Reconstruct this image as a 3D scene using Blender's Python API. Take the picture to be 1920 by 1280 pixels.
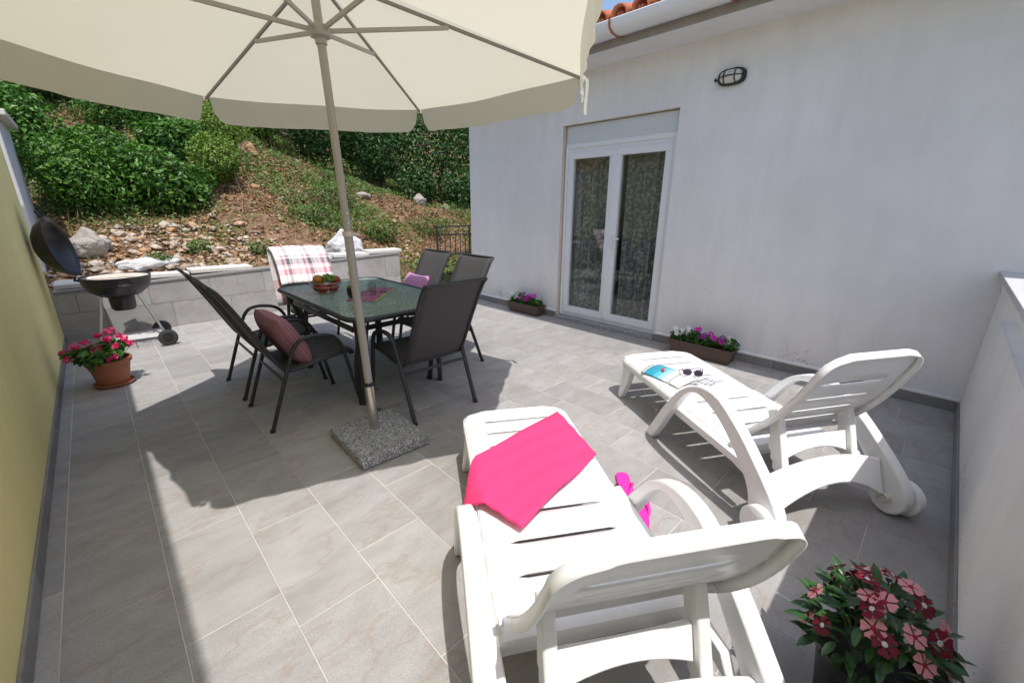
import bpy, math, random
import numpy as np
from mathutils import Vector, Matrix, Euler
from math import radians as RAD, sin, cos, pi
random.seed(7); RNG = np.random.default_rng(7)
for o in list(bpy.data.objects): bpy.data.objects.remove(o)
SC = bpy.context.scene; COL = SC.collection

# ---------------------------------------------------------------- camera
F_PX, CX, CY, CAM_H = 785.0, 960.0, 640.0, 1.41
def ray(px, py): return Vector((px-CX, -(py-CY), -F_PX))
ay = ray(155, 384).normalized(); axx = ray(1805, 394); axx = (axx - axx.dot(ay)*ay).normalized(); az = axx.cross(ay)
cam = bpy.data.cameras.new('camera'); camo = bpy.data.objects.new('camera', cam); COL.objects.link(camo)
camo.matrix_world = Matrix((( axx.x, axx.y, axx.z, 0), (ay.x, ay.y, ay.z, 0), (az.x, az.y, az.z, CAM_H), (0, 0, 0, 1)))
cam.sensor_fit = 'HORIZONTAL'; cam.sensor_width = 36; cam.lens = F_PX/1920*36; cam.clip_start = .02; cam.clip_end = 2000
SC.camera = camo
# ---------------------------------------------------------------- sky, sun, exposure
TRAVEL = Vector((.13, .43, -1.0))
w = bpy.data.worlds.new('World'); SC.world = w; w.use_nodes = True
wn = w.node_tree.nodes; wl = w.node_tree.links; wn.clear()
sky = wn.new('ShaderNodeTexSky'); sky.sky_type = 'NISHITA'; sky.sun_disc = False
sky.dust_density = 2.0; sky.air_density = .9; sky.sun_elevation = math.atan2(1, math.hypot(TRAVEL.x, TRAVEL.y)); sky.sun_rotation = math.atan2(-TRAVEL.x, -TRAVEL.y)
bg = wn.new('ShaderNodeBackground'); bg.inputs[1].default_value = .15; wo = wn.new('ShaderNodeOutputWorld')
wl.new(sky.outputs[0], bg.inputs[0]); wl.new(bg.outputs[0], wo.inputs[0])
sl = bpy.data.lights.new('sun', 'SUN'); sl.energy = 2.7; sl.angle = RAD(.55); sl.color = (1, .965, .915)
so = bpy.data.objects.new('sun', sl); COL.objects.link(so); so.rotation_euler = TRAVEL.to_track_quat('-Z', 'Y').to_euler(); so.location = (0, -5, 12)
SC.view_settings.view_transform = 'Standard'; SC.view_settings.look = 'None'; SC.view_settings.exposure = .66; SC.view_settings.gamma = 1
SC.render.engine = 'CYCLES'

# ---------------------------------------------------------------- materials
def nt(name):
    m = bpy.data.materials.new(name); m.use_nodes = True; t = m.node_tree; t.nodes.clear()
    o = t.nodes.new('ShaderNodeOutputMaterial'); b = t.nodes.new('ShaderNodeBsdfPrincipled'); t.links.new(b.outputs[0], o.inputs[0])
    return m, t, b, o
def N(t, typ, **k):
    n = t.nodes.new(typ)
    for a, v in k.items():
        if a == 'ins':
            for i, x in v.items(): n.inputs[i].default_value = x
        else: setattr(n, a, v)
    return n
def ramp(t, src, stops):
    r = N(t, 'ShaderNodeValToRGB'); e = r.color_ramp.elements
    while len(e) < len(stops): e.new(.5)
    for i, (p, c) in enumerate(stops):
        e[i].position = p; e[i].color = c if len(c) == 4 else (*c, 1)
    t.links.new(src, r.inputs[0]); return r.outputs[0]
def mixc(t, fac, a, b, mode='MIX'):
    m = N(t, 'ShaderNodeMix', data_type='RGBA', blend_type=mode)
    for s, v in ((0, fac), (6, a), (7, b)):
        if hasattr(v, 'links') or hasattr(v, 'is_linked'): t.links.new(v, m.inputs[s])
        else: m.inputs[s].default_value = v if not isinstance(v, tuple) else (*v, 1)
    return m.outputs[2]
def noise(t, scale, detail=4, vec=None, rough=.55):
    n = N(t, 'ShaderNodeTexNoise', ins={'Scale': scale, 'Detail': detail, 'Roughness': rough})
    if vec is not None: t.links.new(vec, n.inputs['Vector'])
    return n.outputs[0]
def bump(t, b, src, strength, dist):
    bp = N(t, 'ShaderNodeBump', ins={'Strength': strength, 'Distance': dist}); t.links.new(src, bp.inputs['Height']); t.links.new(bp.outputs[0], b.inputs['Normal'])
def objco(t): return N(t, 'ShaderNodeTexCoord').outputs['Object']
def simple(name, c, rough=.5, metal=0, var=.12, vs=6, bs=0, bscale=200, bd=.002, spec=.5, coat=0):
    m, t, b, o = nt(name); oc = objco(t)
    col = mixc(t, noise(t, vs, 4, oc), tuple(x*(1-var) for x in c), tuple(min(1, x*(1+var)) for x in c))
    t.links.new(col, b.inputs['Base Color']); b.inputs['Roughness'].default_value = rough; b.inputs['Metallic'].default_value = metal
    b.inputs['Specular IOR Level'].default_value = spec; b.inputs['Coat Weight'].default_value = coat
    if bs: bump(t, b, noise(t, bscale, 3, oc), bs, bd)
    return m
def tile_mat(name, k=1.0):
    m, t, b, o = nt(name); oc = objco(t); inf = N(t, 'ShaderNodeObjectInfo')
    ad = N(t, 'ShaderNodeVectorMath', operation='MULTIPLY_ADD'); cmb = N(t, 'ShaderNodeCombineXYZ')
    for i in range(3): t.links.new(inf.outputs['Random'], cmb.inputs[i])
    t.links.new(cmb.outputs[0], ad.inputs[0]); ad.inputs[1].default_value = (37, 53, 19); t.links.new(oc, ad.inputs[2])
    mp = N(t, 'ShaderNodeMapping'); mp.inputs['Rotation'].default_value = (0, 0, RAD(-38)); mp.inputs['Scale'].default_value = (3, 6.5, 3)
    t.links.new(ad.outputs[0], mp.inputs[0]); v = mp.outputs[0]
    n1 = noise(t, 1.3, 6, v, .62); n2 = noise(t, .9, 3, v, .5)
    base = ramp(t, n1, [(.3, (.30*k, .290*k, .280*k)), (.5, (.355*k, .346*k, .336*k)), (.72, (.405*k, .397*k, .388*k))])
    vein = ramp(t, n2, [(.475, (0, 0, 0)), (.497, (1, 1, 1)), (.52, (0, 0, 0))])
    base = mixc(t, N_mul(t, vein, .38), base, (.30*k, .215*k, .155*k))
    sp = noise(t, 420, 2, ad.outputs[0], .7)
    base = mixc(t, ramp(t, sp, [(.38, (.55, .55, .55)), (.5, (0, 0, 0))]), base, (.16*k, .155*k, .15*k))
    rv = N(t, 'ShaderNodeHueSaturation'); t.links.new(base, rv.inputs['Color'])
    mr = N(t, 'ShaderNodeMapRange', ins={1: 0, 2: 1, 3: .88, 4: 1.09}); t.links.new(inf.outputs['Random'], mr.inputs[0]); t.links.new(mr.outputs[0], rv.inputs['Value'])
    t.links.new(rv.outputs[0], b.inputs['Base Color']); b.inputs['Roughness'].default_value = .62; b.inputs['Specular IOR Level'].default_value = .35
    bump(t, b, mixc(t, .5, n1, sp), .25, .003); return m
def N_mul(t, s, k):
    m = N(t, 'ShaderNodeMath', operation='MULTIPLY'); t.links.new(s, m.inputs[0]); m.inputs[1].default_value = k; return m.outputs[0]
def plaster(name, c, dirt, grain=150, bs=.35, low=True):
    m, t, b, o = nt(name); geo = N(t, 'ShaderNodeNewGeometry'); P = geo.outputs['Position']
    big = noise(t, 1.1, 6, P, .65); mp = N(t, 'ShaderNodeMapping'); mp.inputs['Scale'].default_value = (5, 5, .7); t.links.new(P, mp.inputs[0])
    st = noise(t, 1.6, 5, mp.outputs[0], .6)
    col = mixc(t, ramp(t, big, [(.35, (0, 0, 0)), (.7, (.6, .6, .6))]), c, dirt)
    col = mixc(t, ramp(t, st, [(.45, (0, 0, 0)), (.8, (.45, .45, .45))]), col, dirt)
    if low:   # damp flaking specks low on the wall
        sx = N(t, 'ShaderNodeSeparateXYZ'); t.links.new(P, sx.inputs[0])
        mr = N(t, 'ShaderNodeMapRange', ins={1: .05, 2: .9, 3: .055, 4: -.1}); t.links.new(sx.outputs[2], mr.inputs[0])
        ad = N(t, 'ShaderNodeMath', operation='ADD'); t.links.new(noise(t, 55, 3, P, .6), ad.inputs[0]); t.links.new(mr.outputs[0], ad.inputs[1])
        ad2 = N(t, 'ShaderNodeMath', operation='MULTIPLY_ADD'); t.links.new(noise(t, 2.3, 2, P), ad2.inputs[0]); ad2.inputs[1].default_value = .55; t.links.new(ad.outputs[0], ad2.inputs[2])
        col = mixc(t, ramp(t, ad2.outputs[0], [(.99, (0, 0, 0)), (1.0, (.75, .75, .75))]), col, (.16, .15, .14))
    t.links.new(col, b.inputs['Base Color']); b.inputs['Roughness'].default_value = .9; b.inputs['Specular IOR Level'].default_value = .2
    bump(t, b, mixc(t, .4, noise(t, grain, 3, P, .7), big), bs, .004); return m
def leafmat(name, cols, trans=.25, rough=.45):
    m, t, b, o = nt(name); geo = N(t, 'ShaderNodeNewGeometry')
    c = ramp(t, geo.outputs['Random Per Island'], [(i/(len(cols)-1), x) for i, x in enumerate(cols)])
    t.links.new(c, b.inputs['Base Color']); b.inputs['Roughness'].default_value = rough; b.inputs['Specular IOR Level'].default_value = .4
    tr = N(t, 'ShaderNodeBsdfTranslucent'); t.links.new(mixc(t, 1.0, c, (1.0, 1.15, .5), 'MULTIPLY'), tr.inputs[0])
    mx = N(t, 'ShaderNodeMixShader'); mx.inputs[0].default_value = trans; t.links.new(b.outputs[0], mx.inputs[1]); t.links.new(tr.outputs[0], mx.inputs[2]); t.links.new(mx.outputs[0], o.inputs[0])
    return m
def petal(name, c, c2=None):
    m, t, b, o = nt(name); geo = N(t, 'ShaderNodeNewGeometry'); c2 = c2 or tuple(x*.6 for x in c)
    t.links.new(ramp(t, geo.outputs['Random Per Island'], [(0, c2), (.6, c), (1, c)]), b.inputs['Base Color']); b.inputs['Roughness'].default_value = .6
    tr = N(t, 'ShaderNodeBsdfTranslucent'); tr.inputs[0].default_value = (*c, 1)
    mx = N(t, 'ShaderNodeMixShader'); mx.inputs[0].default_value = .3; t.links.new(b.outputs[0], mx.inputs[1]); t.links.new(tr.outputs[0], mx.inputs[2]); t.links.new(mx.outputs[0], o.inputs[0]); return m
def glassmat(name, tint, rough=0, trans=.9, bs=0, bsc=60, bd=.004):
    m, t, b, o = nt(name); g = N(t, 'ShaderNodeBsdfGlossy'); g.inputs['Roughness'].default_value = rough
    tr = N(t, 'ShaderNodeBsdfTransparent'); tr.inputs[0].default_value = (*tint, 1)
    fr = N(t, 'ShaderNodeLayerWeight', ins={0: .5}); mx = N(t, 'ShaderNodeMixShader')
    t.links.new(ramp(t, fr.outputs['Facing'], [(0, (.045, .045, .045)), (.55, (.09, .09, .09)), (.8, (.3, .3, .3)), (1, (.95, .95, .95))]), mx.inputs[0]); t.links.new(tr.outputs[0], mx.inputs[1]); t.links.new(g.outputs[0], mx.inputs[2]); t.links.new(mx.outputs[0], o.inputs[0])
    if bs:
        oc = objco(t); vo = N(t, 'ShaderNodeTexVoronoi', ins={'Scale': bsc}); t.links.new(oc, vo.inputs['Vector'])
        bp = N(t, 'ShaderNodeBump', ins={'Strength': bs, 'Distance': bd}); t.links.new(vo.outputs[0], bp.inputs['Height'])
        t.links.new(bp.outputs[0], g.inputs['Normal']); t.links.new(bp.outputs[0], fr.inputs['Normal'])
    return m
M = {}
M['tile'] = tile_mat('floor_tile'); M['walltile'] = tile_mat('wall_tile', 1.08); M['skirt'] = tile_mat('skirting_tile', .72)
M['grout'] = simple('grout', (.51, .49, .46), .9, var=.38, vs=2.5, bs=.2)
M['white'] = plaster('white_plaster', (.82, .80, .79), (.66, .64, .63)); M['parapet'] = plaster('rough_white_plaster', (.84, .825, .815), (.66, .65, .64), 90, .9)
M['yellow'] = plaster('yellow_plaster', (.88, .77, .36), (.72, .62, .29), 170, 1.0, False)
M['soffit'] = plaster('soffit_plaster', (.78, .77, .78), (.62, .61, .62), 150, .3, False)
M['cement'] = simple('cement', (.30, .27, .24), .9, var=.3, vs=9, bs=.5, bscale=60)
M['concrete'] = simple('concrete', (.50, .50, .51), .9, var=.2, vs=5, bs=.5, bscale=50)
M['stone'] = simple('white_stone', (.58, .56, .52), .85, var=.18, vs=7, bs=.4, bscale=40, bd=.006)
M['rock'] = simple('orange_rock', (.40, .25, .13), .9, var=.35, vs=6, bs=.6, bscale=25, bd=.02); M['rock2'] = simple('rock', (.34, .31, .27), .9, var=.35, vs=5, bs=.6, bscale=25, bd=.02)
M['pvc'] = simple('white_pvc', (.78, .79, .80), .35, var=.03, vs=3); M['gutter'] = simple('gutter_white', (.74, .75, .77), .35, var=.06, vs=4)
M['shutter'] = simple('shutter_box', (.62, .65, .66), .5, var=.04); M['reveal'] = simple('reveal_paint', (.66, .56, .46), .85, var=.15)
def resin():
    m, t, b, o = nt('white_resin'); oc = objco(t); mp = N(t, 'ShaderNodeMapping'); mp.inputs['Scale'].default_value = (9, 30, 9); t.links.new(oc, mp.inputs[0])
    c = mixc(t, ramp(t, noise(t, 3.5, 6, oc, .7), [(.52, (0, 0, 0)), (.75, (.5, .5, .5))]), (.86, .865, .87), (.70, .685, .65))
    c = mixc(t, ramp(t, noise(t, 2.2, 6, mp.outputs[0], .75), [(.64, (0, 0, 0)), (.72, (.45, .45, .45))]), c, (.52, .50, .46))
    t.links.new(c, b.inputs['Base Color']); b.inputs['Roughness'].default_value = .36; bump(t, b, noise(t, 90, 3, oc), .08, .001); return m
M['plastic'] = resin()
M['cap'] = simple('cream_cap', (.74, .70, .62), .5); M['rubber'] = simple('rubber', (.03, .03, .03), .8)
M['frame'] = simple('anthracite_steel', (.028, .028, .031), .42, var=.15, vs=30); M['sling'] = simple('sling_fabric', (.062, .060, .060), .75, var=.15, vs=300, bs=.5, bscale=700, bd=.001)
M['pole'] = simple('taupe_painted_steel', (.37, .345, .31), .4, var=.06); M['steel'] = simple('stainless', (.62, .58, .52), .24, 1, var=.1, vs=12)
M['rib'] = simple('rib_steel', (.22, .21, .19), .45); M['black'] = simple('black_plastic', (.015, .015, .016), .4)
M['enamel'] = simple('black_enamel', (.012, .012, .013), .32, var=.3, vs=8, spec=.6); M['alu'] = simple('aluminium', (.58, .59, .60), .35, 1, var=.1)
M['grate'] = simple('used_grate', (.24, .21, .19), .5, .5, var=.7, vs=9); M['terra'] = simple('terracotta', (.36, .13, .065), .75, var=.15, vs=8, bs=.15, bscale=80)
M['brownbox'] = simple('brown_plastic', (.085, .05, .04), .55, var=.1); M['soil'] = simple('soil', (.035, .025, .018), .95, bs=.6, bscale=40)
M['roof'] = simple('roof_clay', (.42, .13, .06), .8, var=.35, vs=6, bs=.3, bscale=40); M['bark'] = simple('bark', (.12, .09, .065), .9, var=.4, vs=8, bs=.8, bscale=30, bd=.02)
def terry():
    m, t, b, o = nt('pink_terry'); oc = objco(t); b.inputs['Roughness'].default_value = 1; b.inputs['Specular IOR Level'].default_value = .1
    t.links.new(mixc(t, noise(t, 130, 3, oc), (.86, .055, .19), (.94, .085, .26)), b.inputs['Base Color']); bump(t, b, mixc(t, .35, noise(t, 420, 2, oc), noise(t, 11, 4, oc)), .7, .012); return m
M['pink'] = terry(); M['flip'] = simple('pink_foam', (.88, .03, .36), .6)
M['liquid'] = simple('dark_drink', (.02, .008, .01), .1); M['cord'] = simple('cream_clip', (.62, .58, .48), .5)
M['glass'] = glassmat('clear_glass', (.95, .97, .96)); M['pane'] = glassmat('window_glass', (.82, .85, .84)); M['diff'] = simple('lamp_glass', (.62, .60, .54), .3)
def rippled():
    m = glassmat('rippled_glass', (.50, .66, .56), .12, bs=1.0, bsc=70, bd=.006); t = m.node_tree; o = [n for n in t.nodes if n.type == 'OUTPUT_MATERIAL'][0]; src = o.inputs[0].links[0].from_socket
    d = N(t, 'ShaderNodeBsdfDiffuse'); vo = [n for n in t.nodes if n.type == 'TEX_VORONOI'][0]; t.links.new(ramp(t, vo.outputs[0], [(.1, (.13, .19, .15)), (.6, (.42, .52, .45))]), d.inputs[0])
    bp = [n for n in t.nodes if n.type == 'BUMP'][0]; t.links.new(bp.outputs[0], d.inputs['Normal'])
    mx = N(t, 'ShaderNodeMixShader'); mx.inputs[0].default_value = .5; t.links.new(src, mx.inputs[1]); t.links.new(d.outputs[0], mx.inputs[2]); t.links.new(mx.outputs[0], o.inputs[0]); return m
M['tableglass'] = rippled()
M['apple'] = simple('apple_skin', (.30, .03, .02), .3, var=.5, vs=12); M['mango'] = simple('mango_skin', (.50, .20, .03), .35, var=.5, vs=10); M['grape'] = simple('grape_skin', (.16, .27, .03), .3, var=.2)
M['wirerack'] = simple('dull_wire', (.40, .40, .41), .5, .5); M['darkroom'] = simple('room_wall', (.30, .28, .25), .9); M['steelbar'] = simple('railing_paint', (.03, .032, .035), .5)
M['stem'] = simple('green_stem', (.10, .16, .04), .6); M['wire'] = simple('wire_chrome', (.45, .43, .40), .3, 1)
M['leafbright'] = leafmat('leaf_bright', [(.02, .07, .010), (.045, .13, .016), (.07, .18, .02), (.13, .27, .04), (.05, .14, .016)])  # wide colour spread; the lightest tone paints bright highlights into random leaves
M['leafyel'] = leafmat('leaf_yellowgreen', [(.05, .11, .012), (.10, .19, .02), (.17, .27, .035), (.24, .31, .05)])
M['leafdark'] = leafmat('leaf_dark', [(.018, .055, .012), (.035, .095, .018), (.06, .145, .025)], .2)
M['leafmix'] = leafmat('leaf_ground', [(.04, .10, .015), (.08, .16, .025), (.12, .19, .04), (.17, .19, .06)], .2)
M['litter'] = leafmat('leaf_litter', [(.08, .042, .022), (.22, .115, .055), (.34, .19, .095), (.42, .28, .16)], .1, .8)
M['leafpot'] = leafmat('leaf_potted', [(.025, .085, .015), (.05, .14, .025), (.09, .21, .03)], .2, .35)
M['vinca'] = simple('vinca_leaf', (.028, .085, .02), .35, var=.3, vs=20)
M['p_pink'] = petal('geranium_pink', (.85, .03, .20)); M['p_mag'] = petal('magenta_petal', (.72, .03, .50)); M['p_white'] = petal('white_petal', (.85, .85, .80), (.75, .75, .68)); M['p_pur'] = petal('purple_petal', (.22, .015, .24))
M['v_pink'] = petal('vinca_pink', (.86, .36, .40), (.8, .3, .35)); M['v_red'] = petal('vinca_red', (.20, .004, .028), (.15, .004, .02)); M['v_eye'] = petal('vinca_eye', (.45, .01, .05)); M['v_weye'] = petal('vinca_white_eye', (.85, .8, .8))
def granite():
    m, t, b, o = nt('granite'); oc = objco(t); vo = N(t, 'ShaderNodeTexVoronoi', ins={'Scale': 170}); t.links.new(oc, vo.inputs['Vector'])
    t.links.new(ramp(t, vo.outputs['Color'], [(.15, (.05, .055, .06)), (.4, (.22, .23, .235)), (.65, (.33, .34, .34)), (.9, (.60, .60, .58))]), b.inputs['Base Color']); b.inputs['Roughness'].default_value = .7
    bump(t, b, vo.outputs[0], .3, .002); return m
M['granite'] = granite()
def canvas():
    m, t, b, o = nt('cream_canvas'); oc = objco(t)
    c = mixc(t, noise(t, 2.5, 5, oc), (.74, .71, .58), (.84, .81, .69)); st = ramp(t, noise(t, 4.2, 2, oc), [(.80, (0, 0, 0)), (.83, (.7, .7, .7))])
    c = mixc(t, st, c, (.55, .36, .2)); t.links.new(c, b.inputs['Base Color']); b.inputs['Roughness'].default_value = .9; b.inputs['Specular IOR Level'].default_value = .1
    bump(t, b, mixc(t, .5, noise(t, 6, 5, oc), noise(t, 500, 2, oc)), .5, .016)
    tr = N(t, 'ShaderNodeBsdfTranslucent'); tr.inputs[0].default_value = (.78, .74, .58, 1); mx = N(t, 'ShaderNodeMixShader'); mx.inputs[0].default_value = .40
    t.links.new(b.outputs[0], mx.inputs[1]); t.links.new(tr.outputs[0], mx.inputs[2]); t.links.new(mx.outputs[0], o.inputs[0]); return m
M['canvas'] = canvas()
def stripes(name, base, bands, axis_sets, rough=.95, bs=.4):
    m, t, b, o = nt(name); tc = N(t, 'ShaderNodeTexCoord').outputs['UV']; sx = N(t, 'ShaderNodeSeparateXYZ'); t.links.new(tc, sx.inputs[0]); col = None
    for ax in axis_sets:
        fr = N(t, 'ShaderNodeMath', operation='FRACT'); ml = N_mul(t, sx.outputs[ax], bands[0]); t.links.new(ml, fr.inputs[0])
        r = N(t, 'ShaderNodeValToRGB'); r.color_ramp.interpolation = 'CONSTANT'; e = r.color_ramp.elements
        while len(e) < len(bands[1]): e.new(.5)
        for i, (p, c) in enumerate(bands[1]): e[i].position = p; e[i].color = (*c, 1)
        t.links.new(fr.outputs[0], r.inputs[0]); col = r.outputs[0] if col is None else mixc(t, .5, col, r.outputs[0])
    t.links.new(col, b.inputs['Base Color']); b.inputs['Roughness'].default_value = rough; bump(t, b, noise(t, 400, 2, objco(t)), bs, .002); return m
W_, P_, D_, L_ = (.80, .77, .77), (.55, .25, .29), (.13, .12, .15), (.70, .55, .58)
M['plaid'] = stripes('plaid_wool', W_, (2.6, [(0, W_), (.22, P_), (.38, W_), (.44, L_), (.50, D_), (.66, W_), (.70, P_), (.74, W_), (.90, L_)]), (0, 1))
M['cush'] = stripes('mauve_ribbed', W_, (34, [(0, (.34, .15, .17)), (.35, (.40, .19, .21)), (.7, (.27, .11, .13))]), (1,))
M['cush2'] = stripes('lilac_ribbed', W_, (30, [(0, (.42, .20, .36)), (.35, (.52, .28, .46)), (.7, (.30, .13, .26))]), (1,))
M['mat'] = stripes('placemat', W_, (1, [(0, (.30, .36, .08)), (.10, (.30, .10, .17)), (.5, (.38, .14, .22)), (.86, (.26, .08, .14))]), (1,), .8)
M['mag'] = stripes('magazine_print', W_, (1, [(0, (.75, .77, .78)), (.12, (.03, .30, .42)), (.45, (.10, .45, .58)), (.62, (.30, .55, .62)), (.80, (.80, .82, .83))]), (1,), .3, .02)
M['mag2'] = stripes('magazine_photo', W_, (2, [(0, (.82, .82, .80)), (.3, (.08, .12, .22)), (.5, (.45, .32, .2)), (.62, (.82, .82, .8)), (.8, (.06, .2, .3))]), (0, 1), .3, .02)
M['red'] = simple('red_print', (.55, .03, .04), .35); M['paper'] = simple('paper', (.82, .82, .80), .5); M['lens'] = simple('purple_frame', (.10, .04, .14), .25)
def lace():
    m, t, b, o = nt('lace_curtain'); oc = objco(t); b.inputs['Base Color'].default_value = (.80, .79, .75, 1); b.inputs['Roughness'].default_value = .95
    vo = N(t, 'ShaderNodeTexVoronoi', ins={'Scale': 22}); t.links.new(oc, vo.inputs['Vector']); n = noise(t, 60, 2, oc)
    ad = N(t, 'ShaderNodeMath', operation='MULTIPLY_ADD'); t.links.new(n, ad.inputs[0]); ad.inputs[1].default_value = .5; t.links.new(vo.outputs[0], ad.inputs[2])
    al = ramp(t, ad.outputs[0], [(.30, (.97, .97, .97)), (.44, (.45, .45, .45)), (.58, (.45, .45, .45)), (.66, (.85, .85, .85)), (.75, (.3, .3, .3))])
    t.links.new(al, b.inputs['Alpha']); return m
M['lace'] = lace()
def hillmat():
    m, t, b, o = nt('hill_soil'); P = N(t, 'ShaderNodeNewGeometry').outputs['Position']
    a = ramp(t, noise(t, 9, 8, P, .75), [(.3, (.07, .045, .028)), (.5, (.21, .13, .08)), (.62, (.34, .23, .15)), (.8, (.46, .38, .29))])
    g = ramp(t, noise(t, 1.1, 6, P, .7), [(.46, (0, 0, 0)), (.58, (.8, .8, .8))]); c = mixc(t, g, a, mixc(t, noise(t, 22, 5, P), (.035, .075, .015), (.13, .19, .04)))
    t.links.new(c, b.inputs['Base Color']); b.inputs['Roughness'].default_value = .95; b.inputs['Specular IOR Level'].default_value = .1; bump(t, b, noise(t, 16, 8, P, .75), .9, .06); return m
M['hill'] = hillmat()
M['garden'] = simple('garden_ground', (.14, .14, .08), .95, var=.5, vs=.6)
M['stones'] = leafmat('rubble_stone', [(.24, .17, .12), (.36, .30, .24), (.42, .36, .30), (.42, .24, .12), (.48, .44, .39)], 0, .9)

# ---------------------------------------------------------------- mesh helpers
class G:
    def __init__(s): s.v = []; s.f = []; s.uv = None
    def add(s, v, f):
        k = len(s.v); s.v += [tuple(x) for x in v]; s.f += [tuple(i+k for i in q) for q in f]; return s
    def box(s, c, d, R=None):
        v = []
        for x in (-.5, .5):
            for y in (-.5, .5):
                for z in (-.5, .5):
                    p = Vector((x*d[0], y*d[1], z*d[2]));  p = R @ p if R is not None else p; v.append(p + Vector(c))
        return s.add(v, [(0, 1, 3, 2), (4, 6, 7, 5), (0, 4, 5, 1), (2, 3, 7, 6), (0, 2, 6, 4), (1, 5, 7, 3)])
    def bar(s, a, b, wy, wz, up=(0, 0, 1)):       # rectangular bar from a to b
        a = Vector(a); b = Vector(b); x = (b-a).normalized(); y = Vector(up).cross(x).normalized(); z = x.cross(y)
        return s.box((a+b)/2, ((b-a).length, wy, wz), Matrix((x, y, z)).transposed())
    def tube(s, pts, r, n=8, flat=1.0, closed=False, up=None):
        pts = [Vector(p) for p in pts]; m = len(pts); rs = r if isinstance(r, (list, tuple)) else [r]*m; v = []; prev = None
        for i, p in enumerate(pts):
            if closed: t = (pts[(i+1) % m]-pts[i-1])
            else: t = pts[min(i+1, m-1)]-pts[max(i-1, 0)]
            t.normalize()
            if prev is None:
                a = Vector(up) if up else (Vector((0, 0, 1)) if abs(t.z) < .9 else Vector((1, 0, 0)))
                u = t.cross(a).normalized()
            else: u = (prev - t*prev.dot(t)).normalized()
            prev = u; q = t.cross(u)
            for k in range(n):
                an = 2*pi*k/n; v.append(p + u*cos(an)*rs[i] + q*sin(an)*rs[i]*flat)
        f = [(i*n+k, i*n+(k+1) % n, (i+1)*n+(k+1) % n, (i+1)*n+k) for i in range(m-1) for k in range(n)]
        if closed: f += [((m-1)*n+k, (m-1)*n+(k+1) % n, (k+1) % n, k) for k in range(n)]
        else: f += [tuple(reversed(range(n))), tuple((m-1)*n+k for k in range(n))]
        return s.add(v, f)
    def lathe(s, prof, n=24, T=None):
        T = T or Matrix.Identity(4); v = [T @ Vector((r*cos(2*pi*k/n), r*sin(2*pi*k/n), z)) for r, z in prof for k in range(n)]
        f = [(i*n+k, i*n+(k+1) % n, (i+1)*n+(k+1) % n, (i+1)*n+k) for i in range(len(prof)-1) for k in range(n)]
        return s.add(v, f)
    def prism(s, poly, t0, t1, fn):               # polygon (a,b) swept from t0 to t1; fn(a,b,t) -> point
        n = len(poly); v = [fn(a, b, t0) for a, b in poly] + [fn(a, b, t1) for a, b in poly]
        return s.add(v, [tuple(reversed(range(n))), tuple(range(n, 2*n))] + [(i, (i+1) % n, n+(i+1) % n, n+i) for i in range(n)])
    def grid(s, fn, nu, nv):
        v = [fn(i/nu, j/nv) for i in range(nu+1) for j in range(nv+1)]
        f = [(i*(nv+1)+j, (i+1)*(nv+1)+j, (i+1)*(nv+1)+j+1, i*(nv+1)+j+1) for i in range(nu) for j in range(nv)]
        s.uv = [(i/nu, j/nv) for i in range(nu+1) for j in range(nv+1)]
        return s.add(v, f)
    def obj(s, name, mat, parent=None, smooth=40, bevel=0, solid=0, seg=2, offset=-1, sub=0):
        me = bpy.data.meshes.new(name); me.from_pydata(s.v, [], s.f); me.materials.append(M[mat] if isinstance(mat, str) else mat)
        if s.uv:
            ul = me.uv_layers.new(name='UVMap')
            for l in me.loops: ul.data[l.index].uv = s.uv[l.vertex_index] if l.vertex_index < len(s.uv) else (0, 0)
        return mkobj(name, me, parent, smooth, bevel, solid, seg, offset, sub)
def mkobj(name, me, parent=None, smooth=40, bevel=0, solid=0, seg=2, offset=-1, sub=0):
    import bmesh
    bm = bmesh.new(); bm.from_mesh(me); bmesh.ops.recalc_face_normals(bm, faces=bm.faces) if solid == 0 and len(bm.faces) < 6000 else None; bm.to_mesh(me); bm.free()
    if smooth: me.shade_smooth(); me.set_sharp_from_angle(angle=RAD(smooth))
    o = bpy.data.objects.new(name, me); COL.objects.link(o); o.parent = parent
    if solid: md = o.modifiers.new('solid', 'SOLIDIFY'); md.thickness = solid; md.offset = offset
    if sub: md = o.modifiers.new('sub', 'SUBSURF'); md.levels = sub; md.render_levels = sub
    if bevel: md = o.modifiers.new('bevel', 'BEVEL'); md.width = bevel; md.segments = seg; md.limit_method = 'ANGLE'; md.angle_limit = RAD(40)
    return o
def share(name, src, parent, loc=(0, 0, 0), rot=(0, 0, 0), sc=(1, 1, 1)):
    o = bpy.data.objects.new(name, src.data); COL.objects.link(o); o.parent = parent; o.location = loc; o.rotation_euler = rot; o.scale = sc
    for md in src.modifiers:
        n = o.modifiers.new(md.name, md.type)
        for a in ('width', 'segments', 'limit_method', 'angle_limit', 'thickness', 'offset', 'levels', 'render_levels'):
            if hasattr(md, a): setattr(n, a, getattr(md, a))
    return o
def tag(o, label, cat, group=None):
    o['label'] = label; o['category'] = cat
    if group: o['group'] = group
    return o
def thing(name, label, cat, loc=(0, 0, 0), rz=0, group=None):
    o = bpy.data.objects.new(name, None); COL.objects.link(o); o.location = loc; o.rotation_euler = (0, 0, rz); o.empty_display_size = .1
    return tag(o, label, cat, group)
def copy_tree(o, parent=None):
    c = o.copy(); COL.objects.link(c); c.parent = parent
    for ch in o.children: copy_tree(ch, c)
    return c
def struct(o, kind='structure'): o['kind'] = kind; return o
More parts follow.
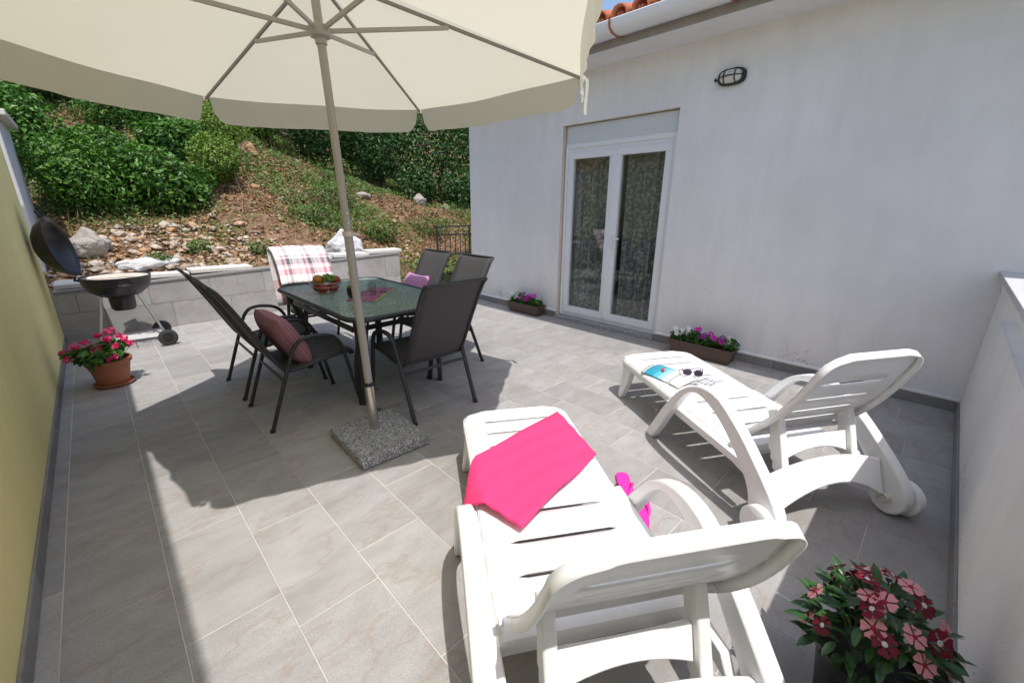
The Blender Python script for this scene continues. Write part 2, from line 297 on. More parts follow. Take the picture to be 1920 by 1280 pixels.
def smooth_path(pts, k=4):                         # Catmull-Rom
    P = [Vector(p) for p in pts]; P = [P[0]*2-P[1]] + P + [P[-1]*2-P[-2]]; out = []
    for i in range(1, len(P)-2):
        for j in range(k):
            t = j/k; a, b, c, d = P[i-1:i+3]
            out.append(.5*((2*b)+(c-a)*t+(2*a-5*b+4*c-d)*t*t+(3*b-a-3*c+d)*t**3))
    return out + [P[-2]]
def leaf_mesh(name, pts, nrm, size, mat, aspect=.5, parent=None, jit=.5):     # many rhombic folded leaves, fast
    n = len(pts); pts = np.asarray(pts, float); nrm = np.asarray(nrm, float) + RNG.normal(0, jit, (n, 3)); nrm /= np.linalg.norm(nrm, axis=1)[:, None]+1e-9
    a = RNG.normal(0, 1, (n, 3)); a -= (a*nrm).sum(1)[:, None]*nrm; a /= np.linalg.norm(a, axis=1)[:, None]+1e-9; b = np.cross(nrm, a)
    s = size*RNG.uniform(.6, 1.3, n)[:, None]
    v = np.stack([pts-a*s*.5, pts+b*s*aspect*.5+nrm*s*.10, pts+a*s*.5-nrm*s*.06, pts-b*s*aspect*.5+nrm*s*.10], 1).reshape(-1, 3)
    me = bpy.data.meshes.new(name); f = np.arange(4*n).reshape(n, 4)
    me.from_pydata(v.tolist(), [], [q for r in f.tolist() for q in ((r[0], r[1], r[2]), (r[0], r[2], r[3]))]); me.materials.append(M[mat])
    o = bpy.data.objects.new(name, me); COL.objects.link(o); o.parent = parent; return o
def blob_pts(n, c, rad, lobes=7, seed=1, shell=.45):
    r = np.random.default_rng(seed); d = r.normal(0, 1, (n, 3)); d /= np.linalg.norm(d, axis=1)[:, None]
    L = r.normal(0, 1, (lobes, 3)); L /= np.linalg.norm(L, axis=1)[:, None]; k = np.ones(n)*.62
    for l in L: k += .5*np.exp(-((1-d@l)/.16))
    k = np.minimum(k, 1.12); rr = k*(shell+(1-shell)*r.random(n)**.6)
    return np.asarray(c)+d*rr[:, None]*np.asarray(rad), d*.7+np.array([0, 0, .6])

# ================================================================ SETTING
XW, XY, YP, YF = 4.27, -.43, -.30, 6.42           # house wall, yellow wall, parapet, planter wall
g = G().box((30, 60, -3.2), (600, 600, .2)); struct(g.obj('ground', 'garden', smooth=0))
fl = G().box((1.92, 3.06, -.1515), (4.72, 6.74, .30)).obj('floor', 'grout', smooth=0); struct(fl)
TW, TL, GR = .2994, .612, .004
full = None
phase = {0: 1.494, 1: 1.916, 2: 1.484, 3: 1.81}
r = -2
while True:
    x0 = .237 + (r-1)*TW; x1 = x0+TW
    if x0 > XW-.01: break
    xa = max(x0+GR/2, XY+.012); xb = min(x1-GR/2, XW-.002)
    if xb-xa > .02:
        ph = phase.get(r, 1.49 + (.30 if r % 2 else 0) + random.uniform(-.05, .05)); k = math.floor((YP-ph)/TL); y = ph+k*TL
        while y < YF:
            ya = max(y+GR/2, YP+.002); yb = min(y+TL-GR/2, YF-.002)
            if yb-ya > .02:
                zz = -.006+random.uniform(0, .0012); isfull = abs(xb-xa-(TW-GR)) < 1e-4 and abs(yb-ya-(TL-GR)) < 1e-4
                if isfull and full is not None: t_ = share('tile', full, fl, ((xa+xb)/2, (ya+yb)/2, zz))
                else:
                    t_ = G().box((0, 0, 0), (xb-xa, yb-ya, .012)).obj('tile', 'tile', fl, 0, .0015, seg=1); t_.location = ((xa+xb)/2, (ya+yb)/2, zz)
                    if isfull: full = t_
            y += TL
    r += 1
def skirting(parent, p0, p1, nrm, h=.08):          # row of skirting tiles along a wall foot, with a sloped plaster fillet left to the wall
    p0 = Vector(p0); p1 = Vector(p1); L = (p1-p0).length; n = max(1, round(L/.603)); d = (p1-p0)/n; u = d.normalized(); nv = Vector(nrm)
    for i in range(n):
        c = p0+d*(i+.5)+nv*.006
        s = G().box((0, 0, 0), (d.length-.003, .011, h), None).obj('skirting_tile', 'skirt', parent, 0, .001, seg=1)
        s.location = c+Vector((0, 0, h/2+.001)); s.rotation_euler = (0, 0, math.atan2(u.y, u.x))

# ---- yellow wall
yw = thing('boundary_wall', 'tall yellow rendered wall beside the grill and the geranium pot', 'wall', (XY, 2, 0))
g = G().box((-.15, -.2, 1.40), (.30, 9.14, 3.4)).obj('wall_body', 'yellow', yw, 0, .004)
skirting(yw, (0, -2.28, 0), (0, 4.41, 0), (1, 0, 0), .085)
for o in yw.children:
    pass
# ---- grey concrete wall behind it
cw = thing('garden_wall', 'narrow whitewashed concrete wall with white cap climbing beyond the yellow wall', 'wall', (-.5, 7.4, 0))
G().box((-.12, .3, 1.13), (.34, 1.2, 2.3)).obj('wall_body', 'concrete', cw, 0, .01); G().box((-.10, .3, 2.31), (.46, 1.26, .06)).obj('cap_slab', 'stone', cw, 0, .008)
# ---- parapet
pw = thing('parapet_wall', 'low white rough plaster parapet with grey coping meeting the house wall', 'wall', (1.9, YP, 0))
G().prism([(-2.33, -3), (2.37, -3), (2.37, .91), (1.82, .91), (1.82, .79), (-.1, .79), (-.1, .91), (-.35, .91), (-.35, .79), (-2.0, .79), (-2.0, .91), (-2.33, .91)], 0, -.24, lambda a, b, t: (a, t, b)).obj('wall_body', 'parapet', pw, 0, .01)
G().box((.02, -.12, .948), (4.69, .25, .074)).obj('top_beam', 'parapet', pw, 0, .006)
for i in range(5):
    G().box((-1.85+i*.95+.0, -.12, 1.01), (.945, .31, .035)).obj('coping_slab', 'concrete', pw, 0, .004)
skirting(pw, (2.35, 0, 0), (-2.31, 0, 0), (0, 1, 0), .08)
# ---- planter wall
rw = thing('retaining_wall', 'low retaining wall clad in grey tiles with pale stone coping below the slope', 'wall', (0, YF, 0))
ztop = lambda x: .548+.035*(x+.43)
X0, X1 = XY, 3.62
G().prism([(X0, -.2), (X1, -.2), (X1, ztop(X1)-.03), (X0, ztop(X0)-.03)], .012, .30, lambda a, b, t: (a, t, b)).obj('wall_body', 'grout', rw, 0)
for row, (za, zb, off) in enumerate(((.002, .295, .53), (.30, None, .945))):
    x = off - 3*.603
    while x < X1:
        a = max(x+.002, X0+.013); b = min(x+.601, X1-.002)
        if b-a > .03:
            top = lambda q: (ztop(q)-.035) if zb is None else zb
            o = G().prism([(a, za), (b, za), (b, top(b)), (a, top(a))], 0, .011, lambda p, q, t: (p, t, q)).obj('cladding_tile', 'walltile', rw, 0, .001, seg=1)
        x += .603
for i in range(3): G().box((0, 0, 0), (.012, .09, .28), None).obj('cladding_tile', 'walltile', rw, 0).location = (X1+.007, .06+.095*i, ztop(X1)-.18)
G().prism([(X0+.01, ztop(X0)-.032), (X1+.02, ztop(X1)-.032), (X1+.02, ztop(X1)-.008), (X0+.01, ztop(X0)-.008)], -.012, .10, lambda a, b, t: (a, t, b)).obj('edge_trim', 'skirt', rw, 0, .002)
x = X0+.02
while x < 3.3:
    L = random.uniform(.48, .72); R = Euler((random.uniform(-.03, .05), random.uniform(-.035, .02), random.uniform(-.05, .05))).to_matrix()
    if not (1.75 < x+L/2 < 2.05):
        o = G().box((0, 0, 0), (L-.015, random.uniform(.26, .33), .05), R).obj('coping_slab', 'stone', rw, 0, .008); o.location = (x+L/2, .26, ztop(x+L/2)+.018)
    x += L
# ---- house
hs = thing('house', 'white plastered house with french door, gutter and clay tile roof', 'house', (XW, 2.5, 0))
H = lambda x, y, z: (x-XW, y-2.5, z)
DY0, DY1, DZ = 2.09, 3.515, 2.33
def wallpiece(g, y0, y1, z0, z1, x0=0, x1=.30): g.box((x0+(x1-x0)/2, (y0+y1)/2-2.5, (z0+z1)/2), (x1-x0, y1-y0, z1-z0))
g = G(); ys = [-3.0, DY0, DY1, 5.29]
v = []; 
def quad(g, a, b, c, d): g.add([a, b, c, d], [(0, 1, 2, 3)])
for (a, b, z0, z1) in ((-4.2, DY0, -3, 2.9), (DY1, 5.29, -.3, 2.9), (DY0, DY1, DZ, 2.9), (DY0, DY1, -.3, .0)):
    quad(g, (0, a-2.5, z0), (0, b-2.5, z0), (0, b-2.5, z1), (0, a-2.5, z1))
quad(g, (0, 2.79, -.3), (8, 2.79, -.3), (8, 2.79, 2.9), (0, 2.79, 2.9))
wb = g.obj('wall', 'white', hs, 0)
g = G()                                             # door reveal
for a, b, c, d in (((0, DY0), (.12, DY0), 0, DZ), ((.12, DY1), (0, DY1), 0, DZ)):
    quad(g, (a[0], a[1]-2.5, c), (b[0], b[1]-2.5, c), (b[0], b[1]-2.5, d), (a[0], a[1]-2.5, d))
quad(g, (0, DY0-2.5, DZ), (.12, DY0-2.5, DZ), (.12, DY1-2.5, DZ), (0, DY1-2.5, DZ)); g.obj('door_reveal', 'reveal', hs, 0)
G().box((.05, (DY0+DY1)/2-2.5, .018), (.20, DY1-DY0-.004, .05)).obj('door_sill', 'granite', hs, 0, .004)
G().box((.095, (DY0+DY1)/2-2.5, 2.205), (.07, DY1-DY0-.03, .235)).obj('shutter_box', 'shutter', hs, 0, .004)
dr = bpy.data.objects.new('french_door', None); COL.objects.link(dr); dr.parent = hs; dr.location = (.10, (DY0+DY1)/2-2.5, .045); dr['label'] = 'white framed double glazed french door'
W2 = (DY1-DY0)/2-.012
def fr(g, y0, y1, z0, z1, t, x0, x1, tb=None):
    tb = tb or t
    g.box(((x0+x1)/2, (y0+y1)/2, z1-t/2), (x1-x0, y1-y0, t)); g.box(((x0+x1)/2, (y0+y1)/2, z0+tb/2), (x1-x0, y1-y0, tb))
    for y in (y0+t/2, y1-t/2): g.box(((x0+x1)/2, y, (z0+z1+tb-t)/2), (x1-x0-.001, t, z1-z0-t-tb))
g = G(); fr(g, -W2, W2, 0, 2.04, .05, -.03, .04); g.obj('door_frame', 'pvc', dr, 0, .004)
G().box((-.02, 0, 2.06), (.05, 2*W2, .05)).obj('shutter_rail', 'pvc', dr, 0, .004)
for s in (-1, 1): G().box((-.035, s*(W2-.022), 1.02), (.03, .04, 2.03)).obj('shutter_guide', 'pvc', dr, 0, .003)
for y0, y1 in ((-W2+.045, -.003), (.003, W2-.045)):
    g = G(); fr(g, y0, y1, .045, 1.99, .072, -.045, .02, .085); g.obj('sash', 'pvc', dr, 0, .005)
    G().box((-.01, (y0+y1)/2, 1.02), (.006, y1-y0-.14, 1.80)).obj('glass_pane', 'pane', dr, 0)
G().box((-.05, 0, 1.02), (.018, .05, 1.9)).obj('meeting_rail', 'pvc', dr, 0, .004)
g = G().box((-.055, -.04, 1.0), (.02, .03, .14)).tube([(-.065, -.04, 1.03), (-.09, -.04, 1.03), (-.093, -.15, 1.03)], .009, 8); g.obj('door_handle', 'pvc', dr, 40)
for y0, y1, sd in ((-.69, -.03, 1), (.02, .69, 2)):     # lace curtains in soft pleats
    G().grid(lambda u, q: (.16+.03*sin(u*38+sd)+.012*sin(u*91), y0+(y1-y0)*u, .03+2.0*q), 60, 2).obj('curtain', 'lace', dr, 60)
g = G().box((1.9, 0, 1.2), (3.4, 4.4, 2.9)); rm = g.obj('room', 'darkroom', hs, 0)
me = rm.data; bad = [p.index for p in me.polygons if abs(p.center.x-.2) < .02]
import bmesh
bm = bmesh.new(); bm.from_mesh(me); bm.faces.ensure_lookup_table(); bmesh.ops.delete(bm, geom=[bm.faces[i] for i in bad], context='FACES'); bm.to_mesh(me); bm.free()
skirting(hs, (0, -2.79, 0), (0, DY0-2.5-.0, 0), (-1, 0, 0)); skirting(hs, (0, DY1-2.5, 0), (0, 2.79, 0), (-1, 0, 0))
for a, b in ((-2.79, DY0-2.5), (DY1-2.5, 2.79)): G().prism([(0, .082), (-.011, .082), (-.011, .092), (0, .108)], a, b, lambda p, q, t: (p, t, q)).obj('plaster_fillet', 'soffit', hs, 0)
# eave, gutter, roof
G().box((-.215+.30, -2.0, 2.875), (1.03, 9.7, .07)).obj('soffit', 'soffit', hs, 0, .004)
G().box((-.434, -2.0, 2.89), (.02, 9.74, .125)).obj('eave_edge', 'cement', hs, 0, .003)
gt = G(); prof = [(a, 2.972-(2.965-z)*.74) for a, z in [(-.445, 2.955), (-.45, 2.90), (-.47, 2.862), (-.53, 2.845), (-.60, 2.855), (-.635, 2.89), (-.645, 2.95), (-.655, 2.965), (-.66, 2.957), (-.65, 2.885), (-.61, 2.845), (-.53, 2.832), (-.46, 2.85), (-.437, 2.90), (-.437, 2.955)]]
gt.prism(prof, -6.9, 2.87, lambda a, b, t: (a, t, b)); gt = gt.obj('gutter', 'gutter', hs, 50)
for y in (-4.6, -3.4, -2.2, -.98, .0, 1.2, 2.4):
    pts = [(a, y, 2.972-(2.965-z)*.74) for a, z in ((-.44, 2.96), (-.441, 2.89), (-.46, 2.842), (-.53, 2.824), (-.615, 2.836), (-.66, 2.88), (-.668, 2.96))]
    G().tube(pts, .011, 6, .4).obj('gutter_bracket', 'terra', gt, 40)
g = G(); g.add([(-.44, -6.9, 2.93), (3.6, -6.9, 4.4), (3.6, 2.87, 4.4), (-.44, 2.87, 2.93)], [(0, 1, 2, 3)]); rf = g.obj('roof', 'cement', hs, 0)
def arc(r, n, up): return [(r*cos(pi*k/n), (r*sin(pi*k/n)) if up else -r*sin(pi*k/n)) for k in range(n+1)]
tm = None; slope = math.atan2(1.47, 4.04)
for row in range(3):
    for i in range(46):
        for up in (0, 1):
            if tm is None or (up == 1 and row == 0 and i == 0):
                g = G(); pr = arc(.085, 6, up == 1)
                g.add([(x0, a*(1-.12*k), b*(1-.12*k)) for k, x0 in ((0, 0), (1, .42)) for a, b in pr], [(k, k+1, 8+k, 7+k) for k in range(6)])
                o = g.obj('roof_tile', 'roof', rf, 60, solid=.014)
                if up: tup = o
                else: tdn = o
                tm = o
            else: o = share('roof_tile', tup if up else tdn, rf)
            o.location = (-.50+row*.36*cos(slope), -6.65+i*.205+(.1025 if up else 0), 2.995+row*.36*sin(slope)+(.05 if up else .075)); o.rotation_euler = (0, -slope+.04, 0)
# wall lamp
lp = thing('bulkhead_lamp', 'black oval caged bulkhead lamp on the white house wall above the door', 'lamp', (XW, 1.645, 2.495))
def oval(a, b, n=28): return [(a*cos(2*pi*k/n), b*sin(2*pi*k/n)) for k in range(n)]
g = G()
for i, (sc, x) in enumerate(((1, 0), (1, -.035), (.9, -.045))): pass
pw_ = lambda c: math.copysign(abs(c)**.68, c)
ov = lambda k, x, n=28: [(x, k*.115*pw_(cos(2*pi*j/n)), k*.066*pw_(sin(2*pi*j/n))) for j in range(n)]
rings = [ov(1.0, -.001), ov(1.0, -.03), ov(.93, -.045), ov(.80, -.045), ov(.80, -.02)]
g.add([p for rr in rings for p in rr], [(i*28+k, i*28+(k+1) % 28, (i+1)*28+(k+1) % 28, (i+1)*28+k) for i in range(4) for k in range(28)]); g.obj('housing', 'black', lp, 50)
rings = [ov(.80, -.03), ov(.74, -.06), ov(.5, -.08), ov(.15, -.086)]
g = G().add([p for rr in rings for p in rr], [(i*28+k, i*28+(k+1) % 28, (i+1)*28+(k+1) % 28, (i+1)*28+k) for i in range(3) for k in range(28)]+[tuple(3*28+k for k in range(28))]); g.obj('diffuser', 'diff', lp, 60)
G().tube([(-.045, -.10, .0), (-.08, -.06, 0), (-.095, 0, 0), (-.08, .06, 0), (-.045, .10, 0)], .005, 6).obj('cage_bar', 'black', lp)
for y in (-.045, .045): G().tube([(-.045, y, -.06), (-.085, y, -.03), (-.092, y, 0), (-.085, y, .03), (-.045, y, .06)], .005, 6).obj('cage_bar', 'black', lp)
G().tube([(-.02, .115, -.005), (-.02, .14, -.012), (-.02, .145, .0), (-.02, .13, .008)], .007, 6).obj('cable_gland', 'black', lp)

# ---- hillside
def hz(x, y):
    s = .50 if x < 2.5 else max(.20, .50-.062*(x-2.5)); t = max(0, y-6.75)
    z = .50+.035*min(max(x, -1), 4)+s*t + .12*sin(x*.9+.5)*min(1, t/2)+.10*sin(y*1.3+x*.4)*min(1, t/2)
    if t > 9: z += (t-9)*.22
    z += .05*sin(3.1*x+1.7*y)*min(1, t)+.04*sin(5.3*y-2.2*x)*min(1, t)
    if x > 3.5 and t < 1.6: z -= .32*min(1, (x-3.5)/.6)*(1-t/1.6)
    if y < 6.72: z = (-.5 if x < 3.64 else .22-.25*(6.72-y))
    return z
xs = np.concatenate([np.arange(-14, -1, .7), np.arange(-1, 9, .16), np.arange(9, 26, .7)]); ysv = np.concatenate([np.arange(5.0, 6.7, .3), [6.70, 6.73], np.arange(6.85, 13, .16), np.arange(13, 44, .9)])
vv = [(x, y, hz(x, y)+(random.uniform(-.03, .03) if y > 6.9 else 0)) for x in xs for y in ysv]; ny = len(ysv)
ff = [(i*ny+j, (i+1)*ny+j, (i+1)*ny+j+1, i*ny+j+1) for i in range(len(xs)-1) for j in range(ny-1)]
hill = G().add(vv, ff).obj('hillside', 'hill', None, 180); struct(hill)
def scatter(n, x0, x1, y0, y1, dens=None, seed=3):
    r = np.random.default_rng(seed); out = []
    while len(out) < n:
        x = r.uniform(x0, x1); y = r.uniform(y0, y1)
        if dens is None or r.random() < dens(x, y): out.append((x, y, hz(x, y)))
    return np.array(out)
patch = lambda x, y, k=1.0, s=0: max(0, .5+.5*sin(1.7*x*k+s)*sin(1.3*y*k+2*s)+.25*sin(4.1*x*k+y*2.3+s))
p = scatter(26000, -1.5, 8.5, 6.85, 13, lambda x, y: min(1, max(.12, 1.2-patch(x, y, 1, 1.0))), 11)+np.array([0, 0, .02]); struct(leaf_mesh('leaf_litter', p, np.tile([0, -.3, 1.], (len(p), 1)), .065, 'litter', .6, jit=.45), 'stuff')
pe = scatter(2500, 3.66, 7, 5.4, 7.0, None, 33)+np.array([0, 0, .03]); struct(leaf_mesh('fallen_leaves', pe, np.tile([0, -.3, 1.], (len(pe), 1)), .07, 'leafmix', .6, jit=.5), 'stuff')
p = scatter(48000, -1.5, 8.5, 7.6, 14, lambda x, y: min(1, max(.03, patch(x, y, 1.1, 1.0)**1.5*(.25 if (x < 2.4 and y < 8.2) else .4 if (x > 4 and y < 9.6) else 1))), 12); p[:, 2] += RNG.uniform(.01, .16, len(p)); struct(leaf_mesh('ground_cover', p, np.tile([0, -.4, .9], (len(p), 1)), .055, 'leafmix', .55, jit=.6), 'stuff')
# grass and dry stalks
p = scatter(1500, -.4, 7.5, 7.2, 13, lambda x, y: min(1, patch(x, y, 1.5, 2.)), 15); g = G()
for q in p:
    h = random.uniform(.08, .28)*(2.0 if random.random() < .18 else 1); a = random.uniform(0, 6.28); dx, dy = random.uniform(-.1, .1), random.uniform(-.1, .1)
    g.add([(q[0]-.006*cos(a), q[1]-.006*sin(a), q[2]-.02), (q[0]+.006*cos(a), q[1]+.006*sin(a), q[2]-.02), (q[0]+dx, q[1]+dy, q[2]+h)], [(0, 1, 2)])
struct(g.obj('grass_stalks', 'litter', smooth=0), 'stuff')
# rubble
def pebble(g, c, s, rg):
    d = np.array([(0, 0, 1), (.9, 0, .35), (.28, .85, .35), (-.73, .53, .35), (-.73, -.53, .35), (.28, -.85, .35), (.73, .53, -.4), (-.28, .85, -.4), (-.9, 0, -.4), (-.28, -.85, -.4), (.73, -.53, -.4), (0, 0, -1)])
    v = d*rg.uniform(.65, 1.2, (12, 1))*np.array(s)*.5+np.array(c)
    g.add(v.tolist(), [(0, 1, 2), (0, 2, 3), (0, 3, 4), (0, 4, 5), (0, 5, 1), (1, 6, 2), (2, 7, 3), (3, 8, 4), (4, 9, 5), (5, 10, 1), (2, 6, 7), (3, 7, 8), (4, 8, 9), (5, 9, 10), (1, 10, 6), (11, 7, 6), (11, 8, 7), (11, 9, 8), (11, 10, 9), (11, 6, 10)])
g = G(); rg = np.random.default_rng(5)
p = np.concatenate([scatter(900, -.45, 2.3, 6.85, 7.9, lambda x, y: max(.02, 1.1-.6*(y-6.85)-.45*max(0, x-.8)), 21), scatter(450, -.4, 8, 6.9, 12, lambda x, y: max(.05, .9-patch(x, y, 1, 1.)), 22)])
for q in p:
    s = rg.choice([.03, .045, .06, .09, .14], p=[.3, .3, .22, .13, .05]); pebble(g, q+np.array([0, 0, s*.2]), (s*rg.uniform(.8, 1.5), s*rg.uniform(.8, 1.4), s*rg.uniform(.5, .9)), rg)
struct(g.obj('rubble', 'stones', smooth=0), 'stuff')
bl = [((-.05, 7.35), (.55, .4, .42), 'broad pale boulder beside the yellow wall behind the grill'), ((.42, 7.02), (.75, .28, .16), 'long flat white stone lying behind the grill bowl'), ((2.95, 7.0), (.62, .3, .40), 'big white block of stone above the retaining wall beside the umbrella pole'),
      ((2.5, 6.95), (.3, .22, .16), 'small white stone next to the big block on the retaining wall'), ((6.0, 9.5), (.42, .35, .42), 'jagged grey rock at the foot of the dark bushes'), ((6.6, 9.2), (.25, .22, .25), 'smaller grey rock near the house corner below the bushes'),
      ((2.55, 10.1), (.42, .35, .4), 'orange-brown rock half way up the slope'), ((2.15, 9.8), (.2, .18, .16), 'small white stone beside the orange-brown rock'), ((4.5, 9.4), (.4, .25, .16), 'flat pale stone on the bare slope below the bushes')]
for (bx, by), s, lab in bl:
    g = G(); rr = np.random.default_rng(int(bx*100) % 97); pebble(g, (0, 0, s[2]*.22), tuple(k*1.15 for k in s), rr); o = g.obj('boulder', 'rock' if 'orange-brown rock half' in lab else 'concrete' if 'white' in lab else 'rock2', None, 0, .02); md = o.modifiers.new('sub', 'SUBSURF'); md.subdivision_type = 'SIMPLE'; md.levels = 2; md.render_levels = 2
    tx = bpy.data.textures.new('rockn', 'CLOUDS'); tx.noise_scale = .12; dm = o.modifiers.new('disp', 'DISPLACE'); dm.texture = tx; dm.strength = .09; dm.mid_level = .5
    o.location = (bx, by, hz(bx, by)); tag(o, lab, 'rock', 'rocks on the slope')
# shrubs on the left of the slope
def shrub(name, label, x, y, rad, n, size, mat, seed, group, lift=.75, aspect=.55):
    z = hz(x, y); t = thing(name, label, 'shrub', (x, y, z), 0, group); pts, nr = blob_pts(n, (0, 0, rad[2]*lift), rad, 9, seed, .35); pts[:, 2] = np.maximum(pts[:, 2], -.1)
    leaf_mesh('foliage', pts, nr, size, mat, aspect, t, .55); g = G(); rs = random.Random(seed)
    for k in range(5):
        a = rs.uniform(0, 6.28); g.tube(smooth_path([(0, 0, -.1), (.15*rad[0]*cos(a), .15*rad[1]*sin(a), rad[2]*.4), (.5*rad[0]*cos(a), .5*rad[1]*sin(a), rad[2]*lift*1.2)], 3), [.02]*4+[.013]*2+[.006], 5)
    g.obj('stem', 'bark', t, 60); return t
LS = [(.05, 8.45, (.55, .5, .52), 'bright green bush behind the boulder, lowest on the slope'), (.95, 8.55, (.62, .5, .50), 'bright green bush above the rubble behind the grill'), (1.75, 8.9, (.5, .45, .45), 'rounded green bush beside the two lowest bushes, nearer the house'), (.35, 9.5, (.55, .5, .5), 'bright green bush in the second row up the slope'), (1.35, 9.7, (.5, .45, .42), 'second-row bright green bush nearest the bare slope'),
      (2.2, 10.3, (.55, .5, .42), 'bright bush high on the slope beside the orange-brown rock'), (.85, 10.7, (.7, .55, .55), 'green bush in the third row up the slope'), (-.35, 9.3, (.42, .5, .65), 'leafy bush pushing against the whitewashed wall'), (1.7, 11.6, (.8, .6, .6), 'topmost bright bush on the slope above the grill'), (-.1, 11.6, (.7, .7, .9), 'darker bush behind the whitewashed wall cap'), (2.9, 11.9, (.8, .6, .5), 'bush on the brow above the orange-brown rock'), (.6, 12.6, (.9, .7, .8), 'darker bush on the brow above the bright bushes')]
for i, (x, y, rad, lab) in enumerate(LS): shrub('slope_bush', lab, x, y, rad, (5600, 4000, 7000)[i % 3], (.062, .085, .048)[i % 3], 'leafdark' if 'darker' in lab else ('leafbright', 'leafbright', 'leafyel')[i % 3], 40+i, 'bushes on the slope')
SM = [(3.55, 8.6, (.6, .4, .34), 'low grey-green bush just above the big white block'), (2.9, 8.1, (.7, .35, .26), 'low creeping shrub above the plaid blanket'), (3.9, 7.6, (.4, .3, .22), 'small shrub above the end of the retaining wall'), (4.1, 9.8, (.5, .45, .42), 'dense small bush in the middle of the bare slope'), (1.0, 7.25, (.2, .16, .12), 'small green weed tuft on the rubble by the coping'), (.55, 7.05, (.2, .12, .10), 'weed growing beside the long flat white stone'), (1.75, 7.1, (.26, .16, .14), 'leafy weed tuft by the coping nearest the plaid blanket'), (5.3, 8.0, (.5, .4, .25), 'green weeds near the railing')]
for i, (x, y, rad, lab) in enumerate(SM): shrub('low_shrub', lab, x, y, rad, 900 if rad[0] > .3 else 260, .05, 'leafmix', 70+i, 'low plants on the slope', .6)
# dark bushes and trees on the right and on the brow
DB = [(4.6, 11.6, (1.2, .9, 1.3), 'dark evergreen bush at the edge of the bare slope'), (5.9, 11.2, (1.2, .9, 1.5), 'dark evergreen bush above the jagged grey rock'), (7.3, 10.6, (1.2, 1.0, 1.7), 'dark evergreen bush nearest the house corner'), (8.8, 10.6, (1.3, 1.0, 2.2), 'dark evergreen bush hidden partly by the house corner'), (3.7, 13.2, (1.3, 1.0, 1.4), 'dark evergreen bush behind the umbrella pole on the brow'), (6.3, 9.9, (.6, .5, .6), 'small dark bush hugging the jagged grey rock'), (7.3, 9.3, (.6, .5, .6), 'small dark bush low down by the house corner')]
for i, (x, y, rad, lab) in enumerate(DB): shrub('evergreen_bush', lab, x, y, rad, 5200 if rad[0] > .7 else 1400, .10, 'leafdark', 90+i, 'dark bushes on the right of the slope', .8)
TR = [(-2.5, 15.5, 'evergreen tree at the top of the slope farthest along the yellow wall'), (1.2, 16.5, 'evergreen tree on the brow above the bright bushes'), (4.6, 16.5, 'evergreen tree on the brow behind the umbrella pole'), (8.0, 15.0, 'evergreen tree on the brow beyond the dark bushes'), (11.5, 13.0, 'evergreen tree on the brow behind the house'), (-5.5, 13.5, 'evergreen tree behind the yellow wall')]
for i, (x, y, lab) in enumerate(TR):
    z = hz(x, y); t = thing('evergreen_tree', lab, 'tree', (x, y, z), 0, 'trees on the brow of the slope'); pts, nr = blob_pts(7000, (0, 0, 2.6), (1.9, 1.7, 2.4), 12, 200+i, .3); leaf_mesh('crown', pts, nr, .17, 'leafdark', .55, t, .6)
    g = G().tube(smooth_path([(0, 0, -.2), (.08, .03, 1), (-.05, .05, 2.2), (.05, 0, 3.6)], 3), [.16]*4+[.11]*3+[.07]*3, 8)
    for k in range(5):
        a = k*1.26+i; g.tube([(0, 0, 1.2+.3*k), (.6*cos(a), .6*sin(a), 1.8+.3*k), (1.2*cos(a), 1.2*sin(a), 2.6+.25*k)], [.06, .04, .015], 6)
    g.obj('trunk', 'bark', t, 60)
# stump post and railing
o = G().tube(smooth_path([(0, 0, -.2), (.03, 0, .35), (-.03, .02, .75), (-.08, 0, .95)], 4), [.09]*5+[.07]*4+[.06]*4, 9).obj('tree_stump', 'bark', None, 60); o.location = (.25, 13.0, hz(.25, 13)); tag(o, 'weathered leaning stump rising out of the bushes on the slope', 'stump')
rl = thing('stair_railing', 'black metal railing beside the house corner', 'railing', (4.80, 7.0, .2))
for a, b in (((0, 0, .84), (1.6, 0, .86)), ((0, 0, .70), (1.6, .0, .66)), ((0, 0, .29), (1.6, 0, .32))): G().bar(a, b, .03, .025).obj('rail', 'steelbar', rl, 0, .003)
for x in (0, .8, 1.6): G().bar((x, 0, -.35), (x, 0, .86), .03, .03, (1, 0, 0)).obj('post', 'steelbar', rl, 0, .003)
for k in range(12): G().bar((.06+k*.125, 0, .30), (.06+k*.125, 0, .68), .012, .012, (1, 0, 0)).obj('baluster', 'steelbar', rl, 0)

# ================================================================ OBJECTS
# ---- umbrella
B = Vector((1.0416, 2.3124, .066)); AXU = Vector((-.0271, .0088, .9996)).normalized()
ub = thing('umbrella_base', 'square grey granite slab with steel tube holding the umbrella pole', 'umbrella base', (1.035, 2.25, 0), RAD(-2))
g = G().box((0, 0, .036), (.43, .495, .06)); g.obj('stone_slab', 'granite', ub, 0, .006)
for sx in (-1, 1):
    for sy in (-1, 1): G().box((sx*.17, sy*.2, .003), (.05, .05, .006)).obj('foot', 'black', ub, 0)
loc = Matrix.Rotation(RAD(2), 3, 'Z') @ (B-Vector((1.035, 2.25, 0)))
axl = Matrix.Rotation(RAD(2), 3, 'Z') @ AXU
G().tube([loc-axl*.005, loc+axl*.30], .030, 20).obj('steel_tube', 'steel', ub, 50); G().tube([loc+axl*.295, loc+axl*.315], .034, 20).obj('collar', 'black', ub, 50)
for s in (.12, .26):
    G().tube([loc+axl*s+Vector((.028, -.008, 0)), loc+axl*s+Vector((.05, -.014, 0))], .009, 10).obj('clamp_screw', 'black', ub, 50)
um = thing('parasol', 'large cream six-sided parasol on taupe pole over the table', 'umbrella', B)
